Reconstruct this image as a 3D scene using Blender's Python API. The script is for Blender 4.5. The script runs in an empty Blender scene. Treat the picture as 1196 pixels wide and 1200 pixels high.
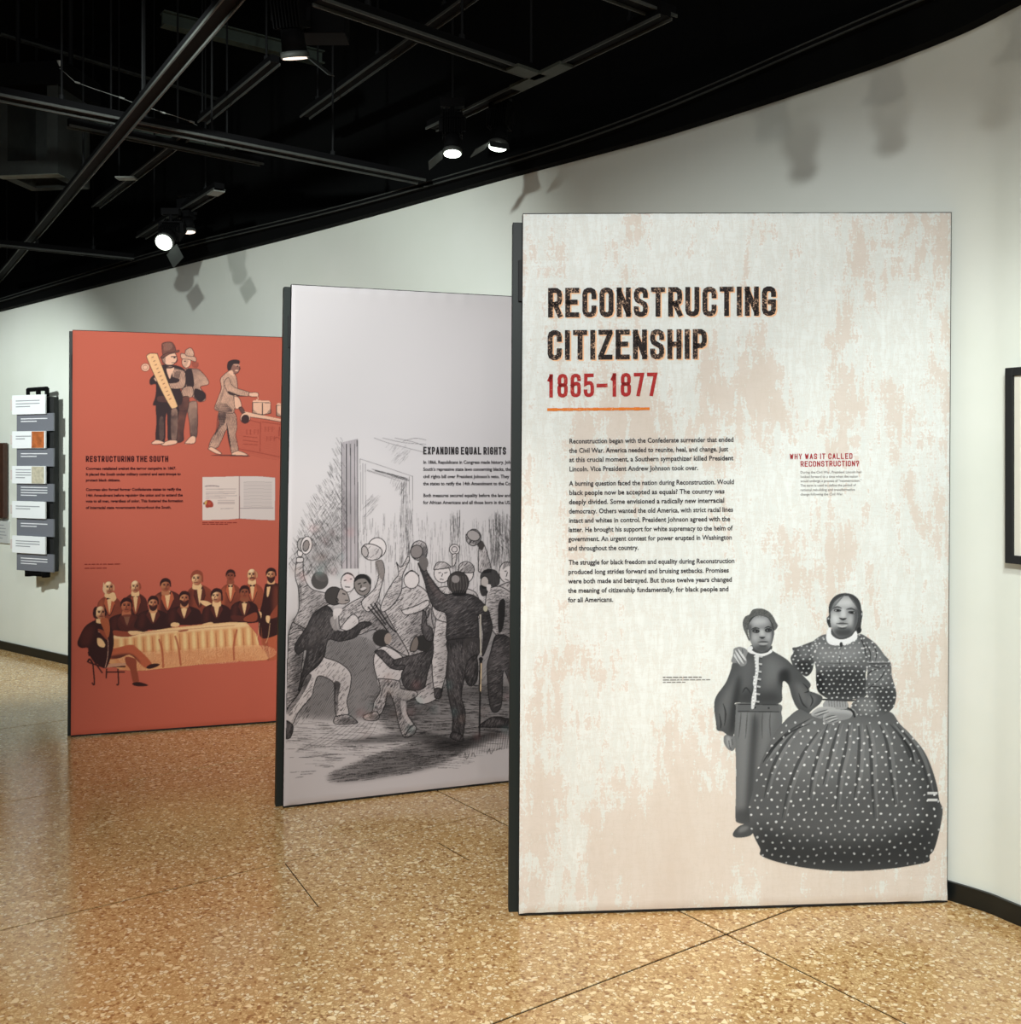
import bpy, math, random
import numpy as np
from mathutils import Vector, Matrix

# ---------------------------------------------------------------- camera, world, light, exposure
EYE = 1.55; F = 1222.0; CX = 598.0; HY = 535.0          # eye height, focal length and horizon of the 1196x1200 frame
scene = bpy.context.scene
COL = scene.collection
cam_data = bpy.data.cameras.new('camera'); cam = bpy.data.objects.new('camera', cam_data); COL.objects.link(cam)
cam_data.sensor_fit = 'HORIZONTAL'; cam_data.sensor_width = 36.0; cam_data.lens = 36.0*F/1196.0
cam_data.shift_y = -(600.0-HY)/1196.0; cam_data.clip_end = 60
cam.location = (0, 0, EYE); cam.rotation_euler = (math.pi/2, 0, 0)
scene.camera = cam
world = bpy.data.worlds.new('world'); scene.world = world; world.use_nodes = True
world.node_tree.nodes['Background'].inputs[0].default_value = (.82, .86, .88, 1)
world.node_tree.nodes['Background'].inputs[1].default_value = .035
scene.view_settings.view_transform = 'Standard'; scene.view_settings.look = 'None'
scene.view_settings.gamma = 1; scene.view_settings.use_curve_mapping = False
scene.view_settings.exposure = 0.0

def spot(loc, aim, power, size, blend=.6, radius=.04, col=(1, .97, .92)):
    d = bpy.data.lights.new('track_light', 'SPOT'); d.energy = power; d.spot_size = math.radians(size); d.spot_blend = blend
    d.shadow_soft_size = radius; d.color = col
    o = bpy.data.objects.new('track_light', d); COL.objects.link(o); o.location = loc
    o.rotation_euler = (Vector(aim)-Vector(loc)).to_track_quat('-Z', 'Y').to_euler()
    return o
def area(loc, aim, power, sx, sy, col=(1, .97, .93)):
    d = bpy.data.lights.new('overhead_light', 'AREA'); d.shape = 'RECTANGLE'; d.size = sx; d.size_y = sy; d.energy = power; d.color = col
    o = bpy.data.objects.new('overhead_light', d); COL.objects.link(o); o.location = loc
    o.rotation_euler = (Vector(aim)-Vector(loc)).to_track_quat('-Z', 'Y').to_euler()
    return o
COOL = (.92, 1, .975); WARM = (1, .94, .84); NEUT = (.98, .995, .99)
area((-.6, -.6, 3.5), (-.4, 2.8, 0), 62, 4.0, 2.2, NEUT)                  # the rest of the gallery's lamps, behind the visitor
spot((-.35, -1.2, 3.3), (.85, 3.6, .95), 610, 44, .6, .06, (.95, .995, 1))            # panel 1
spot((-.75, 2.2, 2.85), (-.38, 4.8, 1.75), 64, 50, 1.0, .04, NEUT)        # panel 2
spot((-2.5, 3.2, 2.85), (-1.9, 5.95, 1.85), 125, 52, .95, .04, NEUT)       # panel 3
spot((-4.6, 5.4, 2.85), (-3.9, 8.2, .9), 360, 78, .7, .03, COOL)         # wall, left
spot((-1.2, 2.6, 2.8), (-1.2, 6.1, 1.85), 250, 76, .8, .03, COOL)          # wall over the red and the grey panel
spot((.9, 1.3, 2.75), (1.75, 3.3, .75), 125, 66, .7, .04, COOL)            # wall, right
spot((-1.6, 1.5, 2.85), (-.9, 3.7, 0), 200, 66, .5, .03, WARM)            # floor pool
spot((.3, .9, 2.9), (.2, 2.6, 0), 62, 80, .7, .03, WARM)                  # floor before panel 1
spot((.3, .6, 2.85), (1.1, 4.0, 2.75), 26, 62, .7, .02, WARM)             # added weak fill, grazes the wall top so the next fixtures cast shadows
# ---------------------------------------------------------------- helpers
def lin(c):
    c = np.asarray(c, float)/255.
    return tuple(np.where(c <= .04045, c/12.92, ((c+.055)/1.055)**2.4))
def rgba(c): return (*lin(c), 1)
def mat(name, col, rough=.6, metal=0, bump=0, bscale=60, emit=None, power=0, spec=.5, vary=0):
    m = bpy.data.materials.new(name); m.use_nodes = True; nt = m.node_tree; b = nt.nodes['Principled BSDF']
    b.inputs['Base Color'].default_value = rgba(col); b.inputs['Roughness'].default_value = rough
    b.inputs['Metallic'].default_value = metal; b.inputs['Specular IOR Level'].default_value = spec
    if emit: b.inputs['Emission Color'].default_value = rgba(emit); b.inputs['Emission Strength'].default_value = power
    tc = nt.nodes.new('ShaderNodeTexCoord')
    n = nt.nodes.new('ShaderNodeTexNoise'); n.inputs['Scale'].default_value = bscale; n.inputs['Detail'].default_value = 4
    nt.links.new(tc.outputs['Object'], n.inputs['Vector'])
    if vary:
        mx = nt.nodes.new('ShaderNodeMix'); mx.data_type = 'RGBA'
        mx.inputs[6].default_value = (*[v*(1-vary) for v in lin(col)], 1); mx.inputs[7].default_value = (*[min(v*(1+vary), 1) for v in lin(col)], 1)
        nt.links.new(n.outputs['Fac'], mx.inputs[0]); nt.links.new(mx.outputs[2], b.inputs['Base Color'])
    if bump:
        bp = nt.nodes.new('ShaderNodeBump'); bp.inputs['Strength'].default_value = bump; bp.inputs['Distance'].default_value = .002
        nt.links.new(n.outputs['Fac'], bp.inputs['Height']); nt.links.new(bp.outputs[0], b.inputs['Normal'])
    return m
def node(nt, kind, **kw):
    n = nt.nodes.new(kind)
    for k, v in kw.items(): setattr(n, k, v)
    return n
def mathn(nt, op, a, b=None, clamp=False):
    n = nt.nodes.new('ShaderNodeMath'); n.operation = op; n.use_clamp = clamp
    for i, v in enumerate((a, b)):
        if v is None: continue
        if isinstance(v, (int, float)): n.inputs[i].default_value = v
        else: nt.links.new(v, n.inputs[i])
    return n.outputs[0]
def mixc(nt, f, a, b):
    n = nt.nodes.new('ShaderNodeMix'); n.data_type = 'RGBA'
    for i, v in ((0, f), (6, a), (7, b)):
        if isinstance(v, (int, float)): n.inputs[i].default_value = v
        elif isinstance(v, tuple): n.inputs[i].default_value = v
        else: nt.links.new(v, n.inputs[i])
    return n.outputs[2]
def noise(nt, vec, scale, detail=4, rough=.5, stretch=None, dist=0):
    if stretch:
        mp = nt.nodes.new('ShaderNodeMapping'); mp.inputs['Scale'].default_value = stretch
        nt.links.new(vec, mp.inputs[0]); vec = mp.outputs[0]
    n = nt.nodes.new('ShaderNodeTexNoise'); n.inputs['Scale'].default_value = scale; n.inputs['Detail'].default_value = detail
    n.inputs['Roughness'].default_value = rough; n.inputs['Distortion'].default_value = dist
    nt.links.new(vec, n.inputs['Vector']); return n.outputs['Fac']
def ramp(nt, f, lo, hi):
    n = nt.nodes.new('ShaderNodeMapRange'); n.inputs[1].default_value = lo; n.inputs[2].default_value = hi
    nt.links.new(f, n.inputs[0]); return n.outputs[0]

class MB:
    """collects shapes into one mesh"""
    def __init__(s): s.v = []; s.f = []; s.m = Matrix.Identity(4)
    def add(s, verts, faces):
        k = len(s.v); s.v += [tuple(s.m @ Vector(p)) for p in verts]; s.f += [tuple(i+k for i in f) for f in faces]; return s
    def box(s, a, b, ch=0.0):
        (x0, y0, z0), (x1, y1, z1) = a, b
        return s.add([(x0,y0,z0),(x1,y0,z0),(x1,y1,z0),(x0,y1,z0),(x0,y0,z1),(x1,y0,z1),(x1,y1,z1),(x0,y1,z1)],
                     [(0,3,2,1),(4,5,6,7),(0,1,5,4),(1,2,6,5),(2,3,7,6),(3,0,4,7)])
    def beam(s, p, q, w, h, up=(0, 0, 1)):
        p, q = Vector(p), Vector(q); d = (q-p).normalized(); u = Vector(up)
        if abs(d.dot(u)) > .98: u = Vector((1, 0, 0))
        a = d.cross(u).normalized()*w/2; b = a.cross(d).normalized()*h/2
        vs = [p-a-b, p+a-b, p+a+b, p-a+b, q-a-b, q+a-b, q+a+b, q-a+b]
        return s.add(vs, [(0,1,2,3),(7,6,5,4),(0,4,5,1),(1,5,6,2),(2,6,7,3),(3,7,4,0)])
    def tube(s, p, q, r0, r1=None, n=16, cap=True):
        p, q = Vector(p), Vector(q); r1 = r0 if r1 is None else r1
        d = (q-p).normalized(); u = Vector((0, 0, 1)) if abs(d.z) < .95 else Vector((1, 0, 0))
        a = d.cross(u).normalized(); b = d.cross(a)
        vs = []
        for c, r in ((p, r0), (q, r1)):
            for i in range(n):
                t = 2*math.pi*i/n; vs.append(c+a*math.cos(t)*r+b*math.sin(t)*r)
        fs = [(i, (i+1) % n, n+(i+1) % n, n+i) for i in range(n)]
        if cap: fs += [tuple(range(n-1, -1, -1)), tuple(range(n, 2*n))]
        return s.add(vs, fs)
    def path(s, pts, r, n=8):
        for i in range(len(pts)-1): s.tube(pts[i], pts[i+1], r, r, n)
        return s
    def build(s, name, material, parent=None, smooth=False, bevel=0):
        me = bpy.data.meshes.new(name); me.from_pydata(s.v, [], s.f); me.update()
        o = bpy.data.objects.new(name, me); COL.objects.link(o); o.parent = parent
        me.materials.append(material)
        if smooth:
            for p in me.polygons: p.use_smooth = len(p.vertices) == 4
        if bevel:
            b = o.modifiers.new('bevel', 'BEVEL'); b.width = bevel; b.segments = 2; b.limit_method = 'ANGLE'
        return o
def tag(o, label=None, cat=None, group=None, kind=None):
    if label: o['label'] = label
    if cat: o['category'] = cat
    if group: o['group'] = group
    if kind: o['kind'] = kind
    return o
def empty(name, loc, rz=0):
    o = bpy.data.objects.new(name, None); COL.objects.link(o); o.location = loc; o.rotation_euler = (0, 0, rz); o.empty_display_size = .1
    return o
def at_z(px, py, z):
    """the point at height z seen at a pixel"""
    y = F*(z-EYE)/(HY-py); return Vector(((px-CX)/F*y, y, z))
def at_y(px, py, y): return Vector(((px-CX)/F*y, y, EYE+(HY-py)/F*y))
def catmull(p, n=8):
    p = [np.array(a, float) for a in p]; q = []
    for i in range(len(p)-1):
        a, b, c, d = p[max(i-1, 0)], p[i], p[i+1], p[min(i+2, len(p)-1)]
        for t in np.linspace(0, 1, n, endpoint=False):
            q.append(.5*((2*b)+(c-a)*t+(2*a-5*b+4*c-d)*t*t+(3*b-a-3*c+d)*t**3))
    q.append(p[-1]); return q

# ---------------------------------------------------------------- materials
M_black = mat('black paint', (13, 14, 15), .7, bump=.2, vary=.2)
M_void = mat('matt black ceiling paint', (11, 12, 12), .95, bump=.3, vary=.3, spec=.1)
M_fascia = mat('black fascia paint', (8, 9, 9), .9, spec=.1)
M_track = mat('black powder coated metal', (5, 5, 6), .8, spec=.12)
M_flange = mat('black track edge with painted glint', (60, 62, 59), .6, vary=.3, spec=.3)  # lighter grey puts the glint of the black edges into the colour
M_rod = mat('dark threaded rod', (15, 16, 17), .7, spec=.2)
M_steel = mat('galvanised steel', (120, 122, 118), .6, .2)
M_duct = mat('grimy grey duct metal', (36, 40, 37), .8, .0, bump=.6, bscale=14, vary=.6)
M_beam = mat('pale green grey painted steel', (66, 76, 68), .8, vary=.2)
M_post = mat('dark green grey aluminium post', (30, 36, 34), .5, spec=.3)
M_base = mat('black rubber baseboard', (17, 21, 20), .35, spec=.5)
M_lens = mat('lit lamp lens', (255, 255, 245), .3, emit=(240, 255, 240), power=5)
M_dimlens = mat('lit lamp rim', (255, 240, 225), .3, emit=(255, 232, 214), power=1.6)
M_card = mat('white card', (236, 238, 240), .5); M_grey = mat('slate grey card', (112, 114, 122), .5)
M_ink = mat('grey ink', (150, 152, 156), .7); M_white = mat('white ink', (226, 226, 230), .7)
M_wood = mat('dark brown stained wood', (62, 38, 26), .45, bump=.3, bscale=30, vary=.4)
M_redwood = mat('reddish brown wood', (120, 60, 34), .45, bscale=24, vary=.35)
M_mount = mat('cream picture mount', (226, 222, 208), .7)
M_plaq = mat('pale grey placard', (196, 198, 196), .6)

def wall_mat():
    m = bpy.data.materials.new('off white painted plaster'); m.use_nodes = True; nt = m.node_tree; b = nt.nodes['Principled BSDF']
    tc = node(nt, 'ShaderNodeTexCoord'); v = tc.outputs['Object']
    n = noise(nt, v, 1.6, 5, .55)
    c = mixc(nt, ramp(nt, n, .35, .65), rgba((224, 228, 217)), rgba((230, 233, 224)))
    nt.links.new(c, b.inputs['Base Color']); b.inputs['Roughness'].default_value = .62
    bp = node(nt, 'ShaderNodeBump'); bp.inputs['Strength'].default_value = .15; bp.inputs['Distance'].default_value = .001
    nt.links.new(noise(nt, v, 140, 3), bp.inputs['Height']); nt.links.new(bp.outputs[0], b.inputs['Normal'])
    return m
def floor_mat():
    m = bpy.data.materials.new('honey terrazzo with pale chips'); m.use_nodes = True; nt = m.node_tree; b = nt.nodes['Principled BSDF']
    tc = node(nt, 'ShaderNodeTexCoord'); v = tc.outputs['Object']
    wv = node(nt, 'ShaderNodeTexNoise'); wv.inputs['Scale'].default_value = 30; nt.links.new(v, wv.inputs['Vector'])
    w2 = node(nt, 'ShaderNodeVectorMath', operation='MULTIPLY_ADD'); nt.links.new(wv.outputs['Color'], w2.inputs[0]); w2.inputs[1].default_value = (.02, .02, .02); nt.links.new(v, w2.inputs[2])
    vv = w2.outputs[0]
    def vor(scale, feat='F1'):
        n = node(nt, 'ShaderNodeTexVoronoi', feature=feat); n.inputs['Scale'].default_value = scale; nt.links.new(vv, n.inputs['Vector']); return n
    a = vor(92); edge = vor(92, 'DISTANCE_TO_EDGE')
    sep = node(nt, 'ShaderNodeSeparateColor'); nt.links.new(a.outputs['Color'], sep.inputs[0])
    big = vor(40); bedge = vor(40, 'DISTANCE_TO_EDGE'); sepb = node(nt, 'ShaderNodeSeparateColor'); nt.links.new(big.outputs['Color'], sepb.inputs[0])
    mortar = mixc(nt, noise(nt, v, 1.4, 3), rgba((176, 136, 84)), rgba((198, 158, 104)))
    chip = mixc(nt, sep.outputs[0], rgba((192, 148, 94)), rgba((246, 218, 164)))
    chip = mixc(nt, mathn(nt, 'GREATER_THAN', sep.outputs[1], .86), chip, rgba((146, 100, 60)))
    chip = mixc(nt, mathn(nt, 'GREATER_THAN', sep.outputs[2], .88), chip, rgba((255, 240, 204)))
    c = mixc(nt, mathn(nt, 'MULTIPLY', ramp(nt, edge.outputs[0], .03, .16), .9), mortar, chip)
    bm = mathn(nt, 'MULTIPLY', mathn(nt, 'GREATER_THAN', sepb.outputs[0], .9), ramp(nt, bedge.outputs[0], .14, .2))
    c = mixc(nt, bm, c, rgba((250, 226, 180)))
    c = mixc(nt, mathn(nt, 'MULTIPLY', ramp(nt, noise(nt, v, .8, 3), .4, .7), .35), c, rgba((182, 134, 80)))
    nt.links.new(c, b.inputs['Base Color'])
    nt.links.new(ramp(nt, noise(nt, v, 3, 3), -.6, 2.2), b.inputs['Roughness'])
    rr = node(nt, 'ShaderNodeMapRange'); rr.inputs[3].default_value = .08; rr.inputs[4].default_value = .17; nt.links.new(noise(nt, v, 2.5, 4), rr.inputs[0]); nt.links.new(rr.outputs[0], b.inputs['Roughness'])
    b.inputs['IOR'].default_value = 1.6
    bp = node(nt, 'ShaderNodeBump'); bp.inputs['Strength'].default_value = .12; bp.inputs['Distance'].default_value = .0006
    nt.links.new(ramp(nt, edge.outputs[0], 0, .2), bp.inputs['Height']); nt.links.new(bp.outputs[0], b.inputs['Normal'])
    return m

# colours of the printed fabrics; the pictures are printed over the same ground
def ground_cream(nt, v):
    """v: local coordinates of the panel, x across, z up"""
    big = noise(nt, v, 2.1, 6, .62, (1.5, 1, .75), .3)
    streak = noise(nt, v, 26, 5, .7, (1.6, 1, .32)); cross = noise(nt, v, 22, 5, .7, (.3, 1, 1.7)); fine = noise(nt, v, 130, 3, .6)
    sep = node(nt, 'ShaderNodeSeparateXYZ'); nt.links.new(v, sep.inputs[0])
    low = ramp(nt, sep.outputs[2], 1.0, 0.0)                     # the print is peachier towards its foot
    k = mathn(nt, 'ADD', big, mathn(nt, 'MULTIPLY', low, .13))
    k = mathn(nt, 'ADD', k, mathn(nt, 'MULTIPLY', mathn(nt, 'SUBTRACT', streak, .5), .6))
    k = mathn(nt, 'ADD', k, mathn(nt, 'MULTIPLY', mathn(nt, 'SUBTRACT', cross, .5), .2))
    k = mathn(nt, 'ADD', k, mathn(nt, 'MULTIPLY', mathn(nt, 'SUBTRACT', fine, .5), .26))
    pk = ramp(nt, k, .555, .585)
    white = mixc(nt, ramp(nt, streak, .3, .7), rgba((216, 218, 213)), rgba((230, 233, 230)))
    peach = mixc(nt, ramp(nt, big, .4, .75), rgba((217, 206, 196)), rgba((209, 194, 181)))
    c = mixc(nt, mathn(nt, 'MULTIPLY', pk, .85), white, peach)
    thin = mathn(nt, 'MULTIPLY', mathn(nt, 'LESS_THAN', mathn(nt, 'ABSOLUTE', mathn(nt, 'SUBTRACT', cross, .5)), .022), .14)
    c = mixc(nt, thin, c, rgba((196, 186, 172)))
    th2 = mathn(nt, 'MULTIPLY', mathn(nt, 'LESS_THAN', mathn(nt, 'ABSOLUTE', mathn(nt, 'SUBTRACT', streak, .47)), .02), .2)
    return mixc(nt, th2, c, rgba((204, 190, 174)))
def ground_plain(col, vary=.03):
    def f(nt, v):
        n = noise(nt, v, 1.2, 3)
        return mixc(nt, n, (*[x*(1-vary) for x in lin(col)], 1), (*[min(x*(1+vary), 1) for x in lin(col)], 1))
    return f
def fabric_mat(name, ground, overlay=False):
    m = bpy.data.materials.new(name); m.use_nodes = True; nt = m.node_tree; b = nt.nodes['Principled BSDF']
    tc = node(nt, 'ShaderNodeTexCoord'); v = tc.outputs['Object']
    c = ground(nt, v)
    if overlay:
        at = node(nt, 'ShaderNodeAttribute'); at.attribute_name = 'Print'
        c = mixc(nt, at.outputs['Alpha'], c, at.outputs['Color'])
    nt.links.new(c, b.inputs['Base Color']); b.inputs['Roughness'].default_value = .75; b.inputs['Specular IOR Level'].default_value = .25
    b.inputs['Sheen Weight'].default_value = .05
    bp = node(nt, 'ShaderNodeBump'); bp.inputs['Strength'].default_value = .25; bp.inputs['Distance'].default_value = .004
    nt.links.new(noise(nt, v, 2.2, 3, .5, (1, 1, 2.6)), bp.inputs['Height']); nt.links.new(bp.outputs[0], b.inputs['Normal'])
    return m
def worn_ink(name, col, under, amount=.5):
    m = bpy.data.materials.new(name); m.use_nodes = True; nt = m.node_tree; b = nt.nodes['Principled BSDF']
    tc = node(nt, 'ShaderNodeTexCoord'); v = tc.outputs['Object']
    n = noise(nt, v, 190, 5, .75); g = noise(nt, v, 22, 3)
    k = mathn(nt, 'ADD', n, mathn(nt, 'MULTIPLY', g, .35))
    nt.links.new(mixc(nt, ramp(nt, k, .70+.1*(1-amount), .80+.1*(1-amount)), rgba(col), rgba(under)), b.inputs['Base Color']); b.inputs['Roughness'].default_value = .8
    b.inputs['Specular IOR Level'].default_value = .2
    return m
M_wall = wall_mat(); M_floor = floor_mat()
M_joint = mat('dark floor joint', (34, 20, 10), .9, spec=.1)

# ---------------------------------------------------------------- the curved wall, floor, ceiling
WALL = catmull([(-9.6, 12.1), (-6.6, 10.3), (-5.2, 9.26), (-4.12, 8.42), (-3.31, 7.79), (-2.2, 6.93), (-.988, 5.95), (.02, 5.05), (.80, 4.36), (1.532, 3.656), (1.70, 3.43), (2.02, 2.9), (2.4, 2.05), (2.62, 1.1), (2.7, 0), (2.7, -2.5)], 10)
WALL = [Vector((p[0], p[1], 0)) for p in WALL]
def wall_nrm(i):
    d = (WALL[min(i+1, len(WALL)-1)]-WALL[max(i-1, 0)]).normalized(); return Vector((d.y, -d.x, 0)) # towards the room
TOPY = [(-200, 412), (0, 365), (100, 340), (200, 314), (300, 289), (400, 263), (500, 235), (600, 207), (700, 181), (800, 154), (900, 120), (1000, 88), (1077, 60), (1196, 5), (1300, -48)]
RAILY = [(-200, 404), (0, 350), (200, 289), (400, 241), (500, 213), (650, 170), (800, 115), (1000, 25), (1067, -3), (1196, -58), (1300, -106)]
def height_along(tab, off):
    """heights along the wall curve, flat where the photograph shows nothing of it"""
    hs = []
    for i, p in enumerate(WALL):
        q = p+wall_nrm(i)*off
        if q.y < 2.9: hs.append(hs[-1] if hs else 3); continue
        px = CX+F*q.x/q.y
        y = np.interp(px, [a for a, _ in tab], [b for _, b in tab])
        hs.append(EYE+(HY-y)*q.y/F if -190 < px < 1290 else None)
    first = next(h for h in hs if h is not None)
    out = []; last = first
    for h in hs:
        last = h if h is not None else last; out.append(last)
    k = np.pad(np.array(out), 3, mode='edge'); return np.convolve(k, np.ones(7)/7, 'valid')
HT = height_along(TOPY, .012); HR = height_along(RAILY, .07)
def ribbon(name, o0, o1, z0, z1, material, parent=None):
    """a wall-following solid between offsets o0 (back) and o1 (front) and heights z0..z1"""
    n = len(WALL); v = []; f = []
    g = lambda z, i: z[i] if hasattr(z, '__len__') else z
    for i, p in enumerate(WALL):
        a = p+wall_nrm(i)*o0; b = p+wall_nrm(i)*o1
        v += [(a.x, a.y, g(z0, i)), (b.x, b.y, g(z0, i)), (b.x, b.y, g(z1, i)), (a.x, a.y, g(z1, i))]
    for i in range(n-1):
        k = 4*i
        for j in range(4): f.append((k+j, k+(j+1) % 4, k+4+(j+1) % 4, k+4+j))
    f += [(3, 2, 1, 0), (4*n-4, 4*n-3, 4*n-2, 4*n-1)]
    m = MB(); m.v = v; m.f = [tuple(reversed(q)) for q in f]; o = m.build(name, material, parent)
    for p in o.data.polygons: p.use_smooth = True
    o.data.set_sharp_from_angle(angle=.6); return o
tag(ribbon('wall_back', -.15, 0, 0, HT, M_wall), kind='structure')
tag(ribbon('trim_1', -.15, .055, HT, HR-.035, M_fascia), kind='structure')
tag(ribbon('wall_upper', -.25, -.16, HT, 4.75, M_void), kind='structure')
tag(ribbon('baseboard_back', 0, .012, 0, .066, M_base), kind='structure')
rail = empty('track_rail', WALL[60]+Vector((0, 0, HR[60])))
tag(rail, 'long curved black lighting track running along the top of the white wall', 'track rail')
def sub_ribbon(name, o0, o1, z0, z1, m_):
    o = ribbon(name, o0, o1, z0, z1, m_); o.parent = rail; o.matrix_parent_inverse = Matrix.Translation(-rail.location); return o
sub_ribbon('housing', .02, .085, HR-.034, HR-.004, M_track); sub_ribbon('flange', .086, .094, HR-.034, HR-.028, M_flange); sub_ribbon('flange', .086, .092, HR-.012, HR-.006, M_flange)

m = MB(); m.box((-11, -3.2, -.12), (5, 13.2, -.0028)); fl = tag(m.build('floor', M_joint), kind='structure')
E1 = Vector((.814, .581, 0)); E2 = Vector((-.581, .814, 0))
rows = [-6.0, -4.6, -3.21, -1.82, -.43, .958, 2.348, 3.745, 5.12, 6.51, 7.9, 9.29, 10.7]
cols = [-9.5, -5.8, -1.635, 2.535, 6.7]
g = .0042
for r0, r1 in zip(rows[:-1], rows[1:]):
    for c0, c1 in zip(cols[:-1], cols[1:]):
        q = [E1*(c0+g)+E2*(r0+g), E1*(c1-g)+E2*(r0+g), E1*(c1-g)+E2*(r1-g), E1*(c0+g)+E2*(r1-g)]
        mm = MB(); mm.add([(p.x, p.y, -.0026) for p in q]+[(p.x, p.y, 0) for p in q], [(3,2,1,0),(4,5,6,7),(0,1,5,4),(1,2,6,5),(2,3,7,6),(3,0,4,7)])
        mm.build('floor_slab', M_floor, fl)
for a, b in (((334, 1012), (373, 1063)), ((514, 988), (549, 1008))):
    p, q = at_z(*a, 0), at_z(*b, 0); mm = MB(); mm.beam(p, q, .0035, .0008); mm.build('floor_crack', M_joint, fl)
m = MB(); m.box((-11, -3.2, 4.7), (5, 13.2, 4.85)); tag(m.build('ceiling', M_void), kind='structure')

# ---------------------------------------------------------------- the printed pictures
# A small painter: shapes, hatching and soft shading on a numpy sheet.  Each sheet becomes the
# vertex colours of a fine grid mesh that lies on the fabric of its panel.
class Sheet:
    def __init__(s, x0, y0, x1, y1, S=3, seed=1):
        s.x0, s.y0, s.S = x0, y0, S
        s.w, s.h = int((x1-x0)*S), int((y1-y0)*S)
        s.rgb = np.zeros((s.h, s.w, 3), np.float32); s.a = np.zeros((s.h, s.w), np.float32)
        r = np.random.RandomState(seed)
        s.noise = s._fbm(r); s.fine = r.rand(s.h, s.w).astype(np.float32)
        s.T = (0, 0, 1)
        s.clip = None
    def _fbm(s, r):
        out = np.zeros((s.h, s.w), np.float32); amp = 1.0
        for n in (6, 14, 34, 80):
            g = r.rand(n+2, n+2).astype(np.float32)
            yy = np.linspace(0, n, s.h); xx = np.linspace(0, n, s.w)
            yi = yy.astype(int); xi = xx.astype(int)
            fy = (yy-yi)[:, None]; fx = (xx-xi)[None, :]
            a = g[yi][:, xi]; b = g[yi][:, xi+1]; c = g[yi+1][:, xi]; d = g[yi+1][:, xi+1]
            out += amp*((a*(1-fx)+b*fx)*(1-fy)+(c*(1-fx)+d*fx)*fy-.5); amp *= .55
        return out
    def at(s, ox, oy, k): s.T = (ox, oy, k)
    def P(s, pts):
        ox, oy, k = s.T
        p = np.asarray(pts, np.float32).reshape(-1, 2)
        return (np.stack([ox+p[:, 0]/k-s.x0, oy+p[:, 1]/k-s.y0], 1))*s.S
    def L(s, v): return v/s.T[2]*s.S
    @staticmethod
    def smooth(p, n=6, closed=True):
        m = len(p)
        if m < 3: return p
        q = []
        rng = range(m) if closed else range(m-1)
        for i in rng:
            if closed: a, b, c, d = p[i-1], p[i], p[(i+1) % m], p[(i+2) % m]
            else: a, b, c, d = p[max(i-1, 0)], p[i], p[i+1], p[min(i+2, m-1)]
            for t in np.linspace(0, 1, n, endpoint=False):
                q.append(.5*((2*b)+(c-a)*t+(2*a-5*b+4*c-d)*t*t+(3*b-a-3*c+d)*t**3))
        if not closed: q.append(p[-1])
        return np.array(q)
    def mask(s, pts, sm=True):
        p = s.P(pts)
        if sm: p = s.smooth(p)
        return s.fill(p)
    def fill(s, p):
        x0 = max(int(p[:, 0].min())-1, 0); x1 = min(int(p[:, 0].max())+2, s.w)
        y0 = max(int(p[:, 1].min())-1, 0); y1 = min(int(p[:, 1].max())+2, s.h)
        if x1 <= x0 or y1 <= y0: return (0, 0, 0, 0, None)
        m = np.zeros((y1-y0, x1-x0), bool)
        xs = np.arange(x0, x1)[None, :]+.5; ys = np.arange(y0, y1)[:, None]+.5
        for i in range(len(p)):
            (ax, ay), (bx, by) = p[i-1], p[i]
            if ay == by: continue
            r0 = max(int(math.floor(min(ay, by)-.5)), y0); r1 = min(int(math.ceil(max(ay, by)+.5)), y1)
            if r1 <= r0: continue
            yy = ys[r0-y0:r1-y0]
            c = ((ay > yy) != (by > yy))
            xi = (bx-ax)*(yy-ay)/(by-ay)+ax
            m[r0-y0:r1-y0] ^= (c & (xs < xi))
        return (x0, y0, x1, y1, m.astype(np.float32))
    def put(s, M, col, alpha=1.0, tex=None):
        x0, y0, x1, y1, m = M
        if m is None: return
        m = m*alpha
        if tex is not None: m = m*tex[y0:y1, x0:x1]
        if s.clip is not None: m = m*s.clip[y0:y1, x0:x1]
        c = np.asarray(col, np.float32)/255.
        R = s.rgb[y0:y1, x0:x1]; A = s.a[y0:y1, x0:x1]
        na = m+A*(1-m)
        k = np.where(na > 1e-4, m/np.maximum(na, 1e-4), 0)[..., None]
        s.rgb[y0:y1, x0:x1] = R*(1-k)+c*k; s.a[y0:y1, x0:x1] = na
    def poly(s, pts, col, alpha=1.0, sm=True, tex=None, line=None, lw=0):
        M = s.mask(pts, sm); s.put(M, col, alpha, tex)
        if line is not None: s.stroke(list(pts)+[pts[0]], line, lw, sm=sm)
        return M
    def oval(s, cx, cy, rx, ry, col, rot=0, alpha=1, tex=None, line=None, lw=0):
        t = np.linspace(0, 2*math.pi, 28, endpoint=False); c, n = math.cos(rot), math.sin(rot)
        x = rx*np.cos(t); y = ry*np.sin(t)
        pts = np.stack([cx+x*c-y*n, cy+x*n+y*c], 1)
        M = s.poly(pts, col, alpha, False, tex)
        if line is not None: s.stroke(list(map(tuple, pts))+[tuple(pts[0])], line, lw, sm=False)
        return M
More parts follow.
